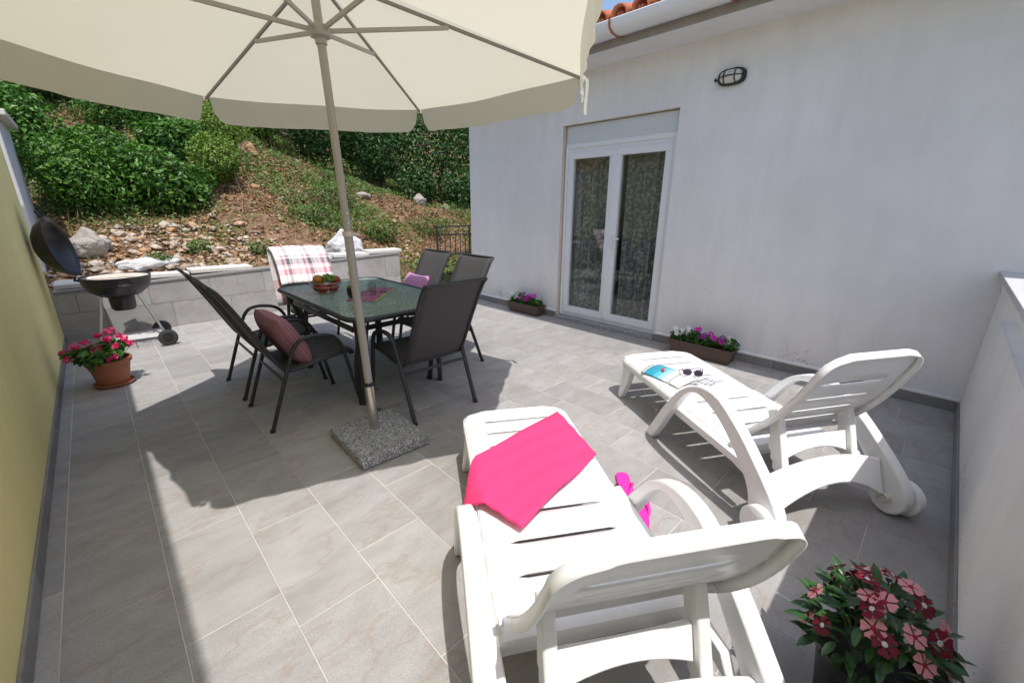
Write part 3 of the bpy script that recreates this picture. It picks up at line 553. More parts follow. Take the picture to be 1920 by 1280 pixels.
Lp = 2.405; A = AXU*Lp; U = Vector((0, 1, 0)).cross(AXU).normalized(); Vv = AXU.cross(U); RR, DD, PH = 1.4622, .3342, .68368
C0 = A-AXU*DD; cor = [C0+RR*(cos(PH+k*pi/3)*U+sin(PH+k*pi/3)*Vv) for k in range(6)]
G().tube([AXU*.05, AXU*1.2], .0235, 20).obj('lower_pole', 'pole', um, 50); G().tube([AXU*1.15, A-AXU*.02], .0205, 20).obj('upper_pole', 'pole', um, 50)
tr_ = G().tube([AXU*1.19, AXU*1.215], .029, 16); tr_.tube([AXU*1.20+Vector((.02, -.02, 0)), AXU*1.205+Vector((.05, -.035, -.01))], .008, 8); tr_.obj('pole_clip', 'cord', um, 50)
for s in (1.26, 1.31): G().tube([AXU*s+Vector((0, -.018, 0)), AXU*s+Vector((.0, -.026, 0))], .007, 8).obj('height_pin', 'steel', um, 50)
T_ = Matrix.Translation(AXU*2.145) @ AXU.to_track_quat('Z', 'Y').to_matrix().to_4x4()
G().lathe([(.021, -.06), (.027, -.06), (.027, -.035), (.046, -.03), (.052, -.012), (.05, .012), (.03, .022), (.021, .03)], 24, T_).obj('runner_hub', 'pole', um, 50)
T2 = Matrix.Translation(A-AXU*.03) @ AXU.to_track_quat('Z', 'Y').to_matrix().to_4x4(); G().lathe([(.0, .05), (.03, .045), (.05, .02), (.05, -.02), (.02, -.03)], 20, T2).obj('crown_hub', 'pole', um, 50)
for c in cor:
    e = c-AXU*.012; st = A-AXU*.045+(c-C0).normalized()*.04
    G().bar(st, e, .011, .017, AXU).obj('rib', 'rib', um, 0, .002)
    mid = st.lerp(e, .42); h0 = AXU*2.145+(c-C0).normalized()*.045; G().bar(h0, mid-AXU*.008, .012, .020, AXU).obj('strut', 'pole', um, 0, .002)
    G().box(e+(c-C0).normalized()*.012, (.028, .028, .024)).obj('rib_pocket', 'canvas', um, 0, .004)
def cpoint(k, a, b):                               # a: 0 apex..1 rim, b: 0..1 between ribs k and k+1
    p = cor[k].lerp(cor[(k+1) % 6], b); q = A.lerp(p, a); s = 4*b*(1-b); q = q - AXU*(.035*s*a*(1-.35*a)) - (p-C0).normalized()*(.028*s*a*a)
    q += AXU*.006*sin(9*b+3*k)*a*s*sin(5*a); return q
g = G()
for k in range(6):
    g.grid(lambda u, v: cpoint(k, .012+.988*u, v), 14, 14)
g.uv = None; cn = g.obj('canopy', 'canvas', um, 80)
for k in range(6):
    def vp(u, v, k=k):
        b = .012+.976*u; base = cpoint(k, 1, b); out = (cor[k].lerp(cor[(k+1) % 6], .5)-C0).normalized(); e = min(b, 1-b); hgt = .16*(1-max(0, 1-e/.055)**2*.62)
        wv = .006*sin(31*b+2*k)+.005*sin(57*b+k)*sin(7*b); sidepull = (1-2*b)*0
        return base - Vector((0, 0, 1))*hgt*v + out*(.018*v+wv*v) + (cor[(k+1) % 6]-cor[k]).normalized()*((.5-b)*.03*v)
    G().grid(vp, 40, 6).obj('valance', 'canvas', cn, 80)
# hanging tie strap by the right-hand rib
G().grid(lambda u, v: cor[5]+Vector((.02+.03*v+.004*sin(6*u), -.02, -.01-.20*u)), 6, 1).obj('tie_strap', 'canvas', cn, 60)

# ---- table
tb = thing('dining_table', 'rectangular dark metal patio table with rippled green glass top', 'table', (1.54, 3.335, 0))
HX, HY, ZT, RC = .465, .79, .715, .13
def rrect(hx, hy, r, n=7): return [(sx*(hx-r)+r*cos(a), sy*(hy-r)+r*sin(a)) for sx, sy, a0 in ((1, 1, 0), (-1, 1, 90), (-1, -1, 180), (1, -1, 270)) for a in [RAD(a0+90*k/n) for k in range(n+1)]]
pts = rrect(HX-.012, HY-.012, RC); G().prism(pts, ZT-.006, ZT, lambda a, b, t: (a, b, t)).obj('glass_top', 'tableglass', tb, 0)
rim = [(a, b, ZT-.010) for a, b in rrect(HX, HY, RC+.01)]; G().tube(rim, .019, 10, .95, True).obj('table_rim', 'frame', tb, 60)
for sx in (-1, 1):
    for sy in (-1, 1):
        bx, by = sx*.34, sy*.54
        for q in (0, 1):
            top = (sx*(.41-.14*q), sy*(.56+.16*(1-q)-.02), ZT-.03); g = G().tube(smooth_path([(bx+q*.012*sx, by-q*.02*sy, 0), (bx+q*.012*sx-.0, by-q*.03*sy, .32), (.5*bx+.5*top[0], .45*by+.55*top[1], .56), top], 5), .016, 8, 1.35); g.obj('leg', 'frame', tb, 60)
for sx in (-1, 1): G().bar((sx*.385, -.60, .60), (sx*.385, .60, .60), .022, .035).obj('apron_rail', 'frame', tb, 0, .003)
for sy in (-1, 1): G().bar((-.38, sy*.60, .60), (.38, sy*.60, .60), .022, .035).obj('apron_rail', 'frame', tb, 0, .003)
# ---- chairs (local x = facing direction)
def make_chair(label):
    t = thing('patio_chair', label, 'chair', (0, 0, 0), 0, 'sling chairs round the patio table'); hw = .255
    for s in (-1, 1):
        hoop = smooth_path([(.31, s*.262, 0), (.27, s*.262, .20), (.232, s*.262, .40), (.205, s*.265, .50), (.15, s*.268, .565), (.05, s*.27, .592), (-.04, s*.268, .585), (-.095, s*.264, .535), (-.145, s*.262, .42), (-.22, s*.262, .22), (-.30, s*.262, 0)], 4)
        G().tube(hoop, .0135, 8, 1.25, up=(0, 1, 0)).obj('arm_frame', 'frame', t, 60)
        rail = smooth_path([(.30, s*.235, .405), (.26, s*.235, .428), (.08, s*.235, .405), (-.10, s*.235, .378), (-.165, s*.235, .40), (-.215, s*.235, .48), (-.33, s*.235, .72), (-.43, s*.235, .91), (-.475, s*.235, .965)], 4)
        G().tube(rail, .012, 8).obj('side_rail', 'frame', t, 60)
        G().tube([(-.155, s*.24, .40), (-.155, s*.262, .40)], .009, 6).obj('bolt', 'steel', t, 50)
        for x in (.31, -.30): G().tube([(x, s*.262, -.001), (x-.004 if x > 0 else x+.004, s*.262, .02)], .017, 8).obj('foot_cap', 'black', t, 50)
    prof = smooth_path([(.295, 0, .415), (.26, 0, .434), (.08, 0, .402), (-.09, 0, .376), (-.15, 0, .385)], 4)
    G().grid(lambda u, v: Vector(prof[int(round(u*(len(prof)-1)))])+Vector((0, (v-.5)*.46, .010*(2*v-1)**2)), len(prof)-1, 8).obj('seat', 'sling', t, 60, solid=.004, offset=0)
    pb = smooth_path([(-.158, 0, .392), (-.213, 0, .48), (-.33, 0, .725), (-.43, 0, .915), (-.475, 0, .968)], 4)
    G().grid(lambda u, v: Vector(pb[int(round(u*(len(pb)-1)))])+Vector((-.012*(1-(2*v-1)**2), (v-.5)*.46, 0)), len(pb)-1, 8).obj('backrest', 'sling', t, 60, solid=.004, offset=0)
    for x, z in ((.285, .405), (-.475, .965), (-.16, .385)): G().tube([(x, -.235, z), (x, .235, z)], .0105, 8).obj('crossbar', 'frame', t, 50)
    G().bar((-.185, -.255, .33), (-.185, .255, .33), .010, .022).obj('brace', 'frame', t, 0, .002); return t
ch = make_chair('dark grey sling chair holding the mauve cushion')
spots = [(.88, 3.085, 0, None), (.875, 3.755, 0, 'dark grey sling chair beside the one with the mauve cushion, nearer the grill'), (2.13, 3.80, pi, 'dark grey sling chair holding the lilac cushion'), (2.14, 3.16, pi, 'dark grey sling chair next to the one with the lilac cushion, nearer the loungers'), (1.565, 2.56, pi/2, 'dark grey sling chair at the table end nearest the umbrella base'), (1.545, 4.42, -pi/2, 'dark grey sling chair under the plaid blanket')]
for i, (x, y, rz, lab) in enumerate(spots):
    c = ch if i == 0 else copy_tree(ch); c.location = (x, y, 0); c.rotation_euler = (0, 0, rz)
    if lab: c['label'] = lab
# ---- cushions
def pillow(name, label, mat, loc, rot, a=.22, b=.22, th=.075):
    g = G()
    def P(u, v, s):
        x, y = 2*u-1, 2*v-1; e = (1-x**4)*(1-y**4); px = x*(1-.08*(1-y*y)*abs(x)); py = y*(1-.08*(1-x*x)*abs(y)); return (a*px, b*py, s*th*max(0, e)**.55)
    g.grid(lambda u, v: P(u, v, 1), 16, 16); uv = list(g.uv); g.grid(lambda u, v: P(u, v, -1), 16, 16); g.uv = uv+uv
    o = g.obj(name, mat, None, 70); o.location = loc; o.rotation_euler = rot; return tag(o, label, 'cushion')
pillow('cushion', 'mauve ribbed cushion leaning in a chair on the grill side of the table', 'cush', (.80, 3.07, .555), (RAD(5), RAD(62), RAD(8)), .2, .21)
pillow('cushion', 'lilac ribbed cushion leaning in the far chair by the house', 'cush2', (2.27, 3.80, .57), (RAD(0), RAD(-62), RAD(0)), .2, .2)
# ---- blanket
def blk(u, v):
    x = -.265+.53*u; L = .95*v
    path = [(-.185, .645), (-.10, .80), (-.005, .955), (.045, 1.0), (.085, .965), (.088, .70), (.085, .38)]
    t = v*(len(path)-1); i = min(int(t), len(path)-2); k = t-i; y = path[i][0]*(1-k)+path[i+1][0]*k; z = path[i][1]*(1-k)+path[i+1][1]*k
    return (x+.012*sin(7*v)+.01*sin(20*u)*(1-v), 4.845+y+.012*sin(9*u+3*v)-.02*(v < .3)*sin(3*u), z+.006*sin(5*u))
o = G().grid(blk, 30, 36).obj('plaid_blanket', 'plaid', None, 70, solid=.016, offset=0); o.location = (1.545, 0, 0); tag(o, 'pink, white and grey plaid blanket draped over a chair back', 'blanket')
# ---- things on the table
ZT2 = ZT+.001
bw = thing('fruit_bowl', 'round wire bowl full of fruit on the glass table', 'bowl', (1.325, 3.60, ZT2))
for k, (rr, z) in enumerate(((.055, .004), (.085, .02), (.112, .055), (.122, .09))): G().tube([(rr*cos(2*pi*j/28), rr*sin(2*pi*j/28), z) for j in range(28)], .0028 if k < 3 else .0045, 6, 1, True).obj('wire_ring', 'wire', bw, 60)
for j in range(14):
    a = 2*pi*j/14; G().tube(smooth_path([(.055*cos(a), .055*sin(a), .004), (.085*cos(a), .085*sin(a), .02), (.112*cos(a), .112*sin(a), .055), (.122*cos(a), .122*sin(a), .09)], 2), .002, 5).obj('wire', 'wire', bw, 60)
def fruit(name, label, mat, loc, r, cat='fruit', sq=(1, 1, .92), rot=(0, 0, 0)):
    prof = [(r*sin(pi*k/10)*(1+.06*cos(pi*k/10)), -r*cos(pi*k/10)*(.94 if k not in (0, 10) else .80)) for k in range(11)]
    prof = [(max(a, .0005), b) for a, b in prof]; o = G().lathe(prof, 16).obj(name, mat, None, 70); o.location = loc; o.scale = sq; o.rotation_euler = rot; tag(o, label, cat, 'fruit in the wire bowl'); return o
fz = ZT2
for i, (dx, dy, dz, lab) in enumerate(((-.045, -.05, .045, 'red apple at the front of the bowl beneath the mango'), (.04, -.055, .045, 'red apple at the front of the bowl beneath the grapes'), (.06, .03, .047, 'red apple low at the rim of the bowl behind the grapes'), (-.05, .045, .045, 'red apple at the back of the bowl beneath the mango'), (.082, -.01, .10, 'red apple resting on top beside the grapes'))):
    fruit('apple', lab, 'apple', (1.325+dx, 3.60+dy, fz+dz), .041)
fruit('mango', 'orange-red mango lying on top of the fruit', 'mango', (1.275, 3.60, fz+.115), .045, 'fruit', (1.35, .95, .9), (0, .3, .6))
gb = thing('grape_bunch', 'bunch of green grapes heaped on the fruit bowl', 'grapes', (1.345, 3.575, fz+.125)); gr0 = None
for k in range(34):
    a = k*2.4; rr = .055*math.sqrt((k % 17)/17); z = (.0 if k < 17 else .02)+random.uniform(-.006, .008); lc = (rr*cos(a)*1.1, rr*sin(a)*.9, z-.35*rr)
    if gr0 is None: gr0 = G().lathe([(.0005, -.015), (.009, -.0118), (.0145, 0), (.009, .0118), (.0005, .015)], 10).obj('grape', 'grape', gb, 80); gr0.location = lc
    else: share('grape', gr0, gb, lc)
cf = thing('carafe', 'glass carafe half full of dark drink beside the parasol pole', 'carafe', (1.40, 3.24, ZT2))
G().lathe([(.0, .0), (.045, .0), (.052, .02), (.055, .06), (.042, .11), (.024, .145), (.022, .175), (.033, .205), (.030, .205), (.019, .175), (.021, .147), (.039, .11), (.051, .06), (.048, .02), (.042, .006), (0, .006)], 24).obj('glass_body', 'glass', cf, 60)
G().lathe([(0, .008), (.041, .008), (.047, .022), (.050, .06), (.043, .092), (0, .092)], 20).obj('drink', 'liquid', cf, 60)
g0 = None
for i, (x, y, lab) in enumerate(((1.555, 3.235, 'drinking glass on the mauve placemat, closer to the carafe'), (1.615, 3.345, 'drinking glass on the mauve placemat, farther from the carafe'), (1.665, 3.27, 'drinking glass on the mauve placemat, on the house side of the other two'))):
    if g0 is None: g0 = G().lathe([(.0005, 0), (.030, 0), (.033, .03), (.036, .10), (.034, .10), (.031, .03), (.028, .008), (0, .008)], 20).obj('drinking_glass', 'glass', None, 60); o = g0
    else: o = share('drinking_glass', g0, None)
    o.location = (x, y, ZT2+.004); tag(o, lab, 'glass', 'glasses on the table')
for x, y, rz, lab in ((1.50, 3.19, 46, 'mauve and lime striped placemat under the carafe'), (1.655, 3.345, 40, 'mauve placemat farther back on the glass table')):
    o = G().grid(lambda u, v: ((u-.5)*.36, (v-.5)*.24, .0015*sin(9*u)), 6, 2).obj('placemat', 'mat', None, 60, solid=.002, offset=1); o.location = (x, y, ZT2+.001); o.rotation_euler = (0, 0, RAD(rz)); tag(o, lab, 'placemat')
# ---- grill
gl = thing('kettle_grill', 'black kettle charcoal grill on wheels with its lid open against the yellow wall', 'grill', (.09, 5.88, 0))
gp = [(.0005, .505), (.09, .508), (.17, .535), (.235, .59), (.268, .66), (.275, .715), (.281, .722), (.276, .726), (.268, .715), (.255, .65), (.2, .575), (.1, .53), (.0005, .525)]
G().lathe(gp, 40).obj('bowl', 'enamel', gl, 50)
gt_ = G().tube([(.262*cos(2*pi*j/32), .262*sin(2*pi*j/32), .712) for j in range(32)], .005, 6, 1, True)
for k in range(-11, 12):
    y = k*.0225; q = math.sqrt(.262**2-y*y); gt_.tube([(-q, y, .712), (q, y, .712)], .003, 5)
gt_.obj('cooking_grate', 'grate', gl, 50)
G().lathe([(.0005, .66), (.25, .66)], 28).obj('charcoal_bed', 'soil', gl, 0)
G().lathe([(.0005, .375), (.085, .375), (.10, .40), (.105, .515), (.0005, .515)], 24).obj('ash_catcher', 'enamel', gl, 50)
for a in (-.45*pi, .55*pi): G().tube([(.27*cos(a-.22), .27*sin(a-.22), .66), (.32*cos(a-.18), .32*sin(a-.18), .655), (.32*cos(a+.18), .32*sin(a+.18), .655), (.27*cos(a+.22), .27*sin(a+.22), .66)], .009, 8).obj('side_handle', 'black', gl, 50)
feet = [((.13, -.17, .54), (.265, -.30, .085)), ((.13, .14, .54), (.265, .12, .085)), ((-.15, -.06, .54), (-.27, -.13, 0))]
for a, b in feet: G().tube([a, b], .0125, 10).obj('leg', 'alu', gl, 50)
G().tube([(.265, -.34, .085), (.265, .17, .085)], .006, 8).obj('axle', 'alu', gl, 50)
for y in (-.335, .165):
    T = Matrix.Translation((.265, y, .085)) @ Matrix.Rotation(RAD(90), 4, 'X'); wh = G().lathe([(.045, -.017), (.075, -.02), (.083, -.014), (.085, 0), (.083, .014), (.075, .02), (.045, .017)], 28, T).obj('wheel', 'rubber', gl, 50)
    g = G().lathe([(.0005, -.022), (.014, -.022), (.016, -.012), (.046, -.010), (.046, .010), (.016, .012), (.014, .022), (.0005, .022)], 20, T); g.obj('wheel_hub', 'black', wh, 40)
    for k in range(5): g2 = G().bar(T @ Vector((.012*cos(k*1.257), .012*sin(k*1.257), -.016)), T @ Vector((.05*cos(k*1.257), .05*sin(k*1.257), -.014)), .008, .006, (0, 1, .01)).obj('spoke', 'alu', wh, 0)
rk = G()
for k in range(12): y = -.28+k*.035; rk.tube([(-.22, y*.75, .10), (.25, y, .10)], .0028, 5)
for x in (-.22, .0, .25): rk.tube([(x, -.29, .098), (x, .12, .098)], .004, 5)
rk.obj('bottom_rack', 'wirerack', gl, 50)
Tl = Matrix.Translation((-.325, -.02, 1.03)) @ Matrix.Rotation(RAD(-14), 4, 'Z') @ Matrix.Rotation(RAD(80), 4, 'Y') @ Matrix.Rotation(RAD(0), 4, 'X')
ld = G().lathe([(.0005, -.165), (.08, -.158), (.16, -.128), (.225, -.08), (.262, -.025), (.272, .0), (.28, .004), (.28, .012), (.268, .008), (.255, -.02), (.215, -.075), (.15, -.12), (.07, -.148), (.0005, -.154)], 40, Tl).obj('lid', 'enamel', gl, 50)
G().lathe([(.0005, -.172), (.04, -.172), (.04, -.16)], 16, Tl @ Matrix.Translation((.10, .05, .028))).obj('vent_disc', 'alu', ld, 40)
G().tube([Tl @ Vector(p) for p in ((-.275, -.05, .0), (-.325, -.045, -.02), (-.325, .045, -.02), (-.275, .05, .0))], .011, 8).obj('lid_handle', 'black', ld, 50)
G().tube([(-.29, -.02, .745), (-.30, -.02, .71), (-.26, -.02, .70)], .02, 8, .6).obj('hinge', 'black', gl, 50)
sp = G().bar((-.22, -.10, .815), (.12, -.16, .86), .045, .006); o = sp.obj('spatula', 'alu', None, 0, .002); o.location = (.09, 5.88, 0); tag(o, 'flat metal spatula resting across the open grill lid', 'spatula')
# ---- geranium
def flowerhead(name, mat, parent, loc, r, n, seed, size=.022):
    pts, nr = blob_pts(n, (0, 0, 0), (r, r, r*.75), 4, seed, .7); o = leaf_mesh(name, pts, nr, size, mat, .8, parent, .5); o.location = loc; return o
gp_ = thing('geranium_pot', 'terracotta pot of pink geraniums standing beside the yellow wall', 'potted plant', (-.115, 4.57, 0))
G().lathe([(.0005, .018), (.095, .018), (.10, .03), (.132, .19), (.145, .192), (.148, .225), (.138, .228), (.128, .21), (.12, .19), (.0005, .185)], 32).obj('pot', 'terra', gp_, 40)
G().lathe([(.0005, .004), (.115, .004), (.132, .028), (.128, .03), (.112, .012), (.0005, .012)], 32).obj('saucer', 'terra', gp_, 40)
pts, nr = blob_pts(620, (-.03, 0, .28), (.20, .17, .10), 7, 301, .4); leaf_mesh('foliage', pts, nr, .058, 'leafpot', .9, gp_, .5)
for i, (x, y, z, r) in enumerate(((.055, -.02, .45, .045), (.03, -.06, .40, .04), (-.10, .02, .38, .04), (-.16, -.03, .36, .042), (-.05, -.10, .335, .05), (-.21, -.05, .29, .042), (-.235, .0, .33, .025), (.04, -.15, .27, .048), (.13, .02, .36, .04), (.10, .08, .38, .035), (.16, -.05, .34, .04), (.07, -.09, .34, .03), (-.02, .10, .40, .035))):
    flowerhead('flower', 'p_pink', gp_, (x, y, z), r, 46, 400+i); G().tube([(x*.4, y*.4, .22), (x*.8, y*.8, z-.06), (x, y, z-.01)], .0025, 5).obj('stalk', 'stem', gp_, 50)
# ---- planter boxes
def planter(label, loc, seed, L=.58):
    t = thing('planter_box', label, 'planter', loc, 0, 'flower boxes along the house wall'); a, b = .085, .068
    v = [(sx*(a if z else b), sy*(L/2 if z else L/2-.03), z*.135+.006) for z in (0, 1) for sx, sy in ((-1, -1), (1, -1), (1, 1), (-1, 1))]
    G().add(v, [(3, 2, 1, 0), (0, 1, 5, 4), (1, 2, 6, 5), (2, 3, 7, 6), (3, 0, 4, 7)]).obj('box', 'brownbox', t, 0, .008, solid=.005)
    g = G()
    for s in (-1, 1): g.box((s*a, 0, .138), (.016, L+.016, .016)); g.box((0, s*L/2, .1382), (2*a-.016, .016, .0155))
    g.obj('rim', 'brownbox', t, 0, .003); G().box((0, 0, .118), (.15, L-.02, .01)).obj('soil', 'soil', t, 0)
    for k in range(4):
        y = -L/2+.08+k*(L-.16)/3; pts, nr = blob_pts(230, (0, y, .185), (.095, .10, .085), 5, seed+k, .4); leaf_mesh('foliage', pts, nr, .052, 'leafpot', .42, t, .5)
    rs = random.Random(seed)
    for k in range(26):
        y = rs.uniform(-L/2+.02, L/2-.02); mt = 'p_mag' if -.22 < y+(.0 if seed < 600 else .0) < .10 else 'p_white'
        if mt == 'p_mag' and rs.random() < .25: mt = 'p_pur'
        fl5('flower', mt, t, (rs.uniform(-.10, .02), y, rs.uniform(.20, .275)), (rs.uniform(-.5, .5), -.9+rs.uniform(-.5, .5), 0), .052 if mt != 'p_white' else .044)
    return t
F5 = {}
def fl5(name, mat, parent, loc, rot, size, eye=None):
    k = (mat,)
    if k not in F5:
        g = G()
        for j in range(5):
            a = 2*pi*j/5; pr = [(.03, 0), (.22, -.11), (.40, -.245), (.53, -.19), (.50, 0), (.53, .19), (.40, .245), (.22, .11)]
            g.add([(p*cos(a)-q*sin(a), p*sin(a)+q*cos(a), .10*p-.16*p*p+.10*abs(q)+.006*j) for p, q in pr], [(0, 1, 2, 3, 4, 5, 6, 7)])
        o = g.obj(name, mat, parent, 0); F5[k] = o
    else: o = share(name, F5[k], parent)
    o.location = loc; o.rotation_euler = rot; o.scale = (size, size, size)
    if eye:
        ek = ('eye', eye)
        if ek not in F5: e = G().lathe([(.0005, .075), (.10, .065), (.13, .03)], 8).obj('flower_eye', eye, o, 50); F5[ek] = e
        else: e = share('flower_eye', F5[ek], o)
        e.parent = o
    return o
planter('brown flower box between the table and the french door', (4.145, 3.96, 0), 500)
planter('brown flower box between the french door and the lounger with the magazine', (4.10, 1.50, 0), 600, .62)
# ---- vinca pot by the parapet
vp_ = thing('vinca_pot', 'black pot of pink and crimson periwinkle flowers by the parapet', 'potted plant', (1.30, -.09, 0)); vp_.scale = (.9, .9, 1.0)
G().lathe([(.0005, .002), (.095, .002), (.125, .215), (.135, .22), (.135, .245), (.127, .245), (.118, .22), (.0005, .215)], 28).obj('pot', 'black', vp_, 40)
LV = None; rs = random.Random(5)
for k in range(260):
    a = rs.uniform(0, 6.28); el = rs.uniform(-.15, 1.45); rr = rs.uniform(.55, 1.08)*.165; p = Vector((rr*cos(a)*cos(el), rr*sin(a)*cos(el)*.92, .27+rr*1.05*sin(el)))
    if LV is None:
        sec = [(0, .0), (.2, .14), (.45, .2), (.75, .15), (1, 0)]; g = G(); v = []
        for x, hw in sec: v += [(x, -hw, .05*sin(x*3)+hw*.25), (x, 0, .05*sin(x*3)), (x, hw, .05*sin(x*3)+hw*.25)]
        g.add(v, [(3*i+j, 3*i+3+j, 3*i+4+j, 3*i+1+j) for i in range(4) for j in range(2)]); o = LV = g.obj('leaf', 'vinca', vp_, 60)
    else: o = share('leaf', LV, vp_)
    o.location = p; s = rs.uniform(.05, .082); o.scale = (s, s*rs.uniform(.75, 1), s); o.rotation_euler = (rs.uniform(-.4, .4), -rs.uniform(-.45, .75)*1, a+rs.uniform(-.7, .7))
g = G()
for k in range(16):
    a = k*.83; g.tube([(.03*cos(a), .03*sin(a), .21), (.08*cos(a), .08*sin(a), .33), (.13*cos(a), .12*sin(a), .40)], .003, 5)
g.obj('stems', 'stem', vp_, 50)
for k in range(32):
    a = k*2.4+rs.uniform(-.3, .3); el = .1+1.25*((k*7) % 32)/32; rr = .195*rs.uniform(.9, 1.05); p = (rr*cos(a)*cos(el), rr*sin(a)*cos(el)*.9, .275+rr*sin(el)*1.1); red = k % 2
    fl5('flower', 'v_red' if red else 'v_pink', vp_, p, (rs.uniform(-.5, .5), (1.45-el)*.9+rs.uniform(-.3, .3), a), .056*rs.uniform(.85, 1.1), 'v_weye' if red else 'v_eye')

# ---- loungers (local x: foot -> head, y: towards the house)
def make_lounger(label):
    t = thing('sun_lounger', label, 'sun lounger', (0, 0, 0), 0, 'white resin sun loungers')
    def panel(name, P, hw, slots, skirt, L, yh=.72, n=60):
        # P(s)->(x,z,nx,nz); hw(s) half width ; slots: list of s centres ; surface strips between slots + downward skirt
        ys_ = [-1, -.93, -.80, -yh, -yh+.14, -.3, 0, .3, yh-.14, yh, .80, .93, 1]; g = G(); SW = .0085
        cuts = [0]+slots+[L]
        def pt(s, yf): x, z, nx, nz = P(s); h = hw(s); e = abs(yf); dz = -.004*max(0, (e-.85)/.15)**2; return Vector((x+nx*dz, yf*h, z+nz*dz))
        for i in range(len(cuts)-1):
            a0, b0 = cuts[i], cuts[i+1]; m = max(3, int((b0-a0)/.035))
            def S(k, yf):
                op = 0 if abs(yf) >= yh else (1 if abs(yf) <= yh-.13 else .85); a = a0+(SW*op if i > 0 else 0); b = b0-(SW*op if i < len(cuts)-2 else 0); return a+(b-a)*k/m
            v = [pt(S(k, yf), yf) for k in range(m+1) for yf in ys_]; w_ = len(ys_)
            g.add(v, [(k*w_+j, (k+1)*w_+j, (k+1)*w_+j+1, k*w_+j+1) for k in range(m) for j in range(w_-1)])
        ss = [L*k/n for k in range(n+1)]; loop = [(s, 1) for s in ss]+[(L, y) for y in ys_[::-1][1:-1]]+[(s, -1) for s in ss[::-1]]+[(0, y) for y in ys_[1:-1]]
        top = [pt(s, y) for s, y in loop]; bot = []
        for (s, y), p in zip(loop, top):
            x, z, nx, nz = P(s); bot.append(p-Vector((nx, 0, nz))*skirt+Vector((0, y*.002 if abs(y) == 1 else 0, 0)))
        q = len(loop); g.add(top+bot, [(i, (i+1) % q, q+(i+1) % q, q+i) for i in range(q)])
        o = g.obj(name, 'plastic', t, 0); bm = bmesh.new(); bm.from_mesh(o.data); bmesh.ops.remove_doubles(bm, verts=bm.verts, dist=.0012); bmesh.ops.recalc_face_normals(bm, faces=bm.faces); bm.to_mesh(o.data); bm.free()
        o.data.shade_smooth(); o.data.set_sharp_from_angle(angle=RAD(32)); md = o.modifiers.new('solid', 'SOLIDIFY'); md.thickness = .007; md.offset = 0; return o
    def rnd(s, L, w0, r0, r1):                      # rounded corner half width
        h = w0
        if s < r0: h = w0-r0+math.sqrt(max(0, r0*r0-(r0-s)**2))
        if s > L-r1: h = min(h, w0-r1+math.sqrt(max(0, r1*r1-(s-L+r1)**2)))
        return h
    Lf = .66; Ls = .60
    panel('leg_rest', lambda s: (s, .318-.04*s+.004*sin(s*4), .04, 1), lambda s: rnd(s, Lf+1, .285, .09, .01), [.12, .235, .35, .465, .575], .055, Lf)
    panel('seat', lambda s: (.668+s, .29-.035*s, .04, 1), lambda s: .287+.012*sin(s*4), [.13, .27, .41], .055, Ls)
    ang = RAD(58); Lb = .60
    def PB(s):
        a = ang+.32*(s/Lb-.5)*-1; x = 1.255+cos(ang)*s-.03*sin(pi*s/Lb)*-sin(ang)*.0; z = .35+sin(ang)*s; c = .035*sin(pi*min(1, s/Lb)); nx, nz = -sin(a), cos(a)
        return (x-nx*-c*1.0*0-sin(ang)*-c, z-cos(ang)*c, nx, nz)
    panel('backrest', PB, lambda s: rnd(s, Lb, .287-.035*(s/Lb), .015, .085), [.13, .23, .33, .43], .030, Lb)
    outer = [(.60, .0), (.68, .135), (.755, .26), (.865, .408), (.95, .478), (1.03, .515), (1.11, .527), (1.20, .512), (1.30, .455), (1.38, .40), (1.45, .342), (1.51, .290), (1.565, .238), (1.61, .19), (1.638, .14), (1.645, .10)]
    inner = [(1.475, .075), (1.468, .13), (1.445, .195), (1.385, .268), (1.30, .347), (1.225, .402), (1.135, .448), (1.045, .470), (.965, .450), (.905, .392), (.862, .325), (.79, .205), (.72, .08), (.675, .0)]
    arc_ = [(1.56+.085*cos(RAD(a)), .09+.085*sin(RAD(a))) for a in range(0, -181, -20)]
    oc = [tuple(p)[:2] for p in smooth_path([(a, b, 0) for a, b in outer], 2)]; ic = [tuple(p)[:2] for p in smooth_path([(a, b, 0) for a, b in inner], 2)]
    poly = oc+arc_+ic
    for s in (-1, 1):
        y0, y1 = s*.332, s*.388
        n = len(oc); # build side frame as strip between the outer and inner curve so caps stay clean
        m = 34
        def samp(c, k):
            L = [0]
            for a, b in zip(c[:-1], c[1:]): L.append(L[-1]+math.hypot(b[0]-a[0], b[1]-a[1]))
            d = L[-1]*k
            for i in range(len(c)-1):
                if d <= L[i+1]+1e-9: u = (d-L[i])/(L[i+1]-L[i]); return (c[i][0]+(c[i+1][0]-c[i][0])*u, c[i][1]+(c[i+1][1]-c[i][1])*u)
            return c[-1]
        O_ = [samp(oc+arc_[:5], k/m) for k in range(m+1)]; I_ = [samp((ic[::-1])+arc_[5:][::-1], k/m) for k in range(m+1)]
        v = [(p[0], y, p[1]) for y in (y0, y1) for c in (O_, I_) for p in c]; q = m+1; f = []
        for k in range(m): f += [(k, k+1, q+k+1, q+k), (2*q+k, 3*q+k, 3*q+k+1, 2*q+k+1), (k, 2*q+k, 2*q+k+1, k+1), (q+k, q+k+1, 3*q+k+1, 3*q+k)]
        f += [(0, q, 3*q, 2*q), (m, 2*q+m, 3*q+m, q+m)]
        G().add(v, f).obj('arm_frame', 'plastic', t, 45, .009, seg=2)
        G().prism([(.045, .29), (.17, .285), (.135, .12), (.085, 0), (.04, 0), (.05, .12)], s*.225, s*.272, lambda a, b, k: (a, k+s*.03*(1-b/.3), b)).obj('foot_leg', 'plastic', t, 40, .008)
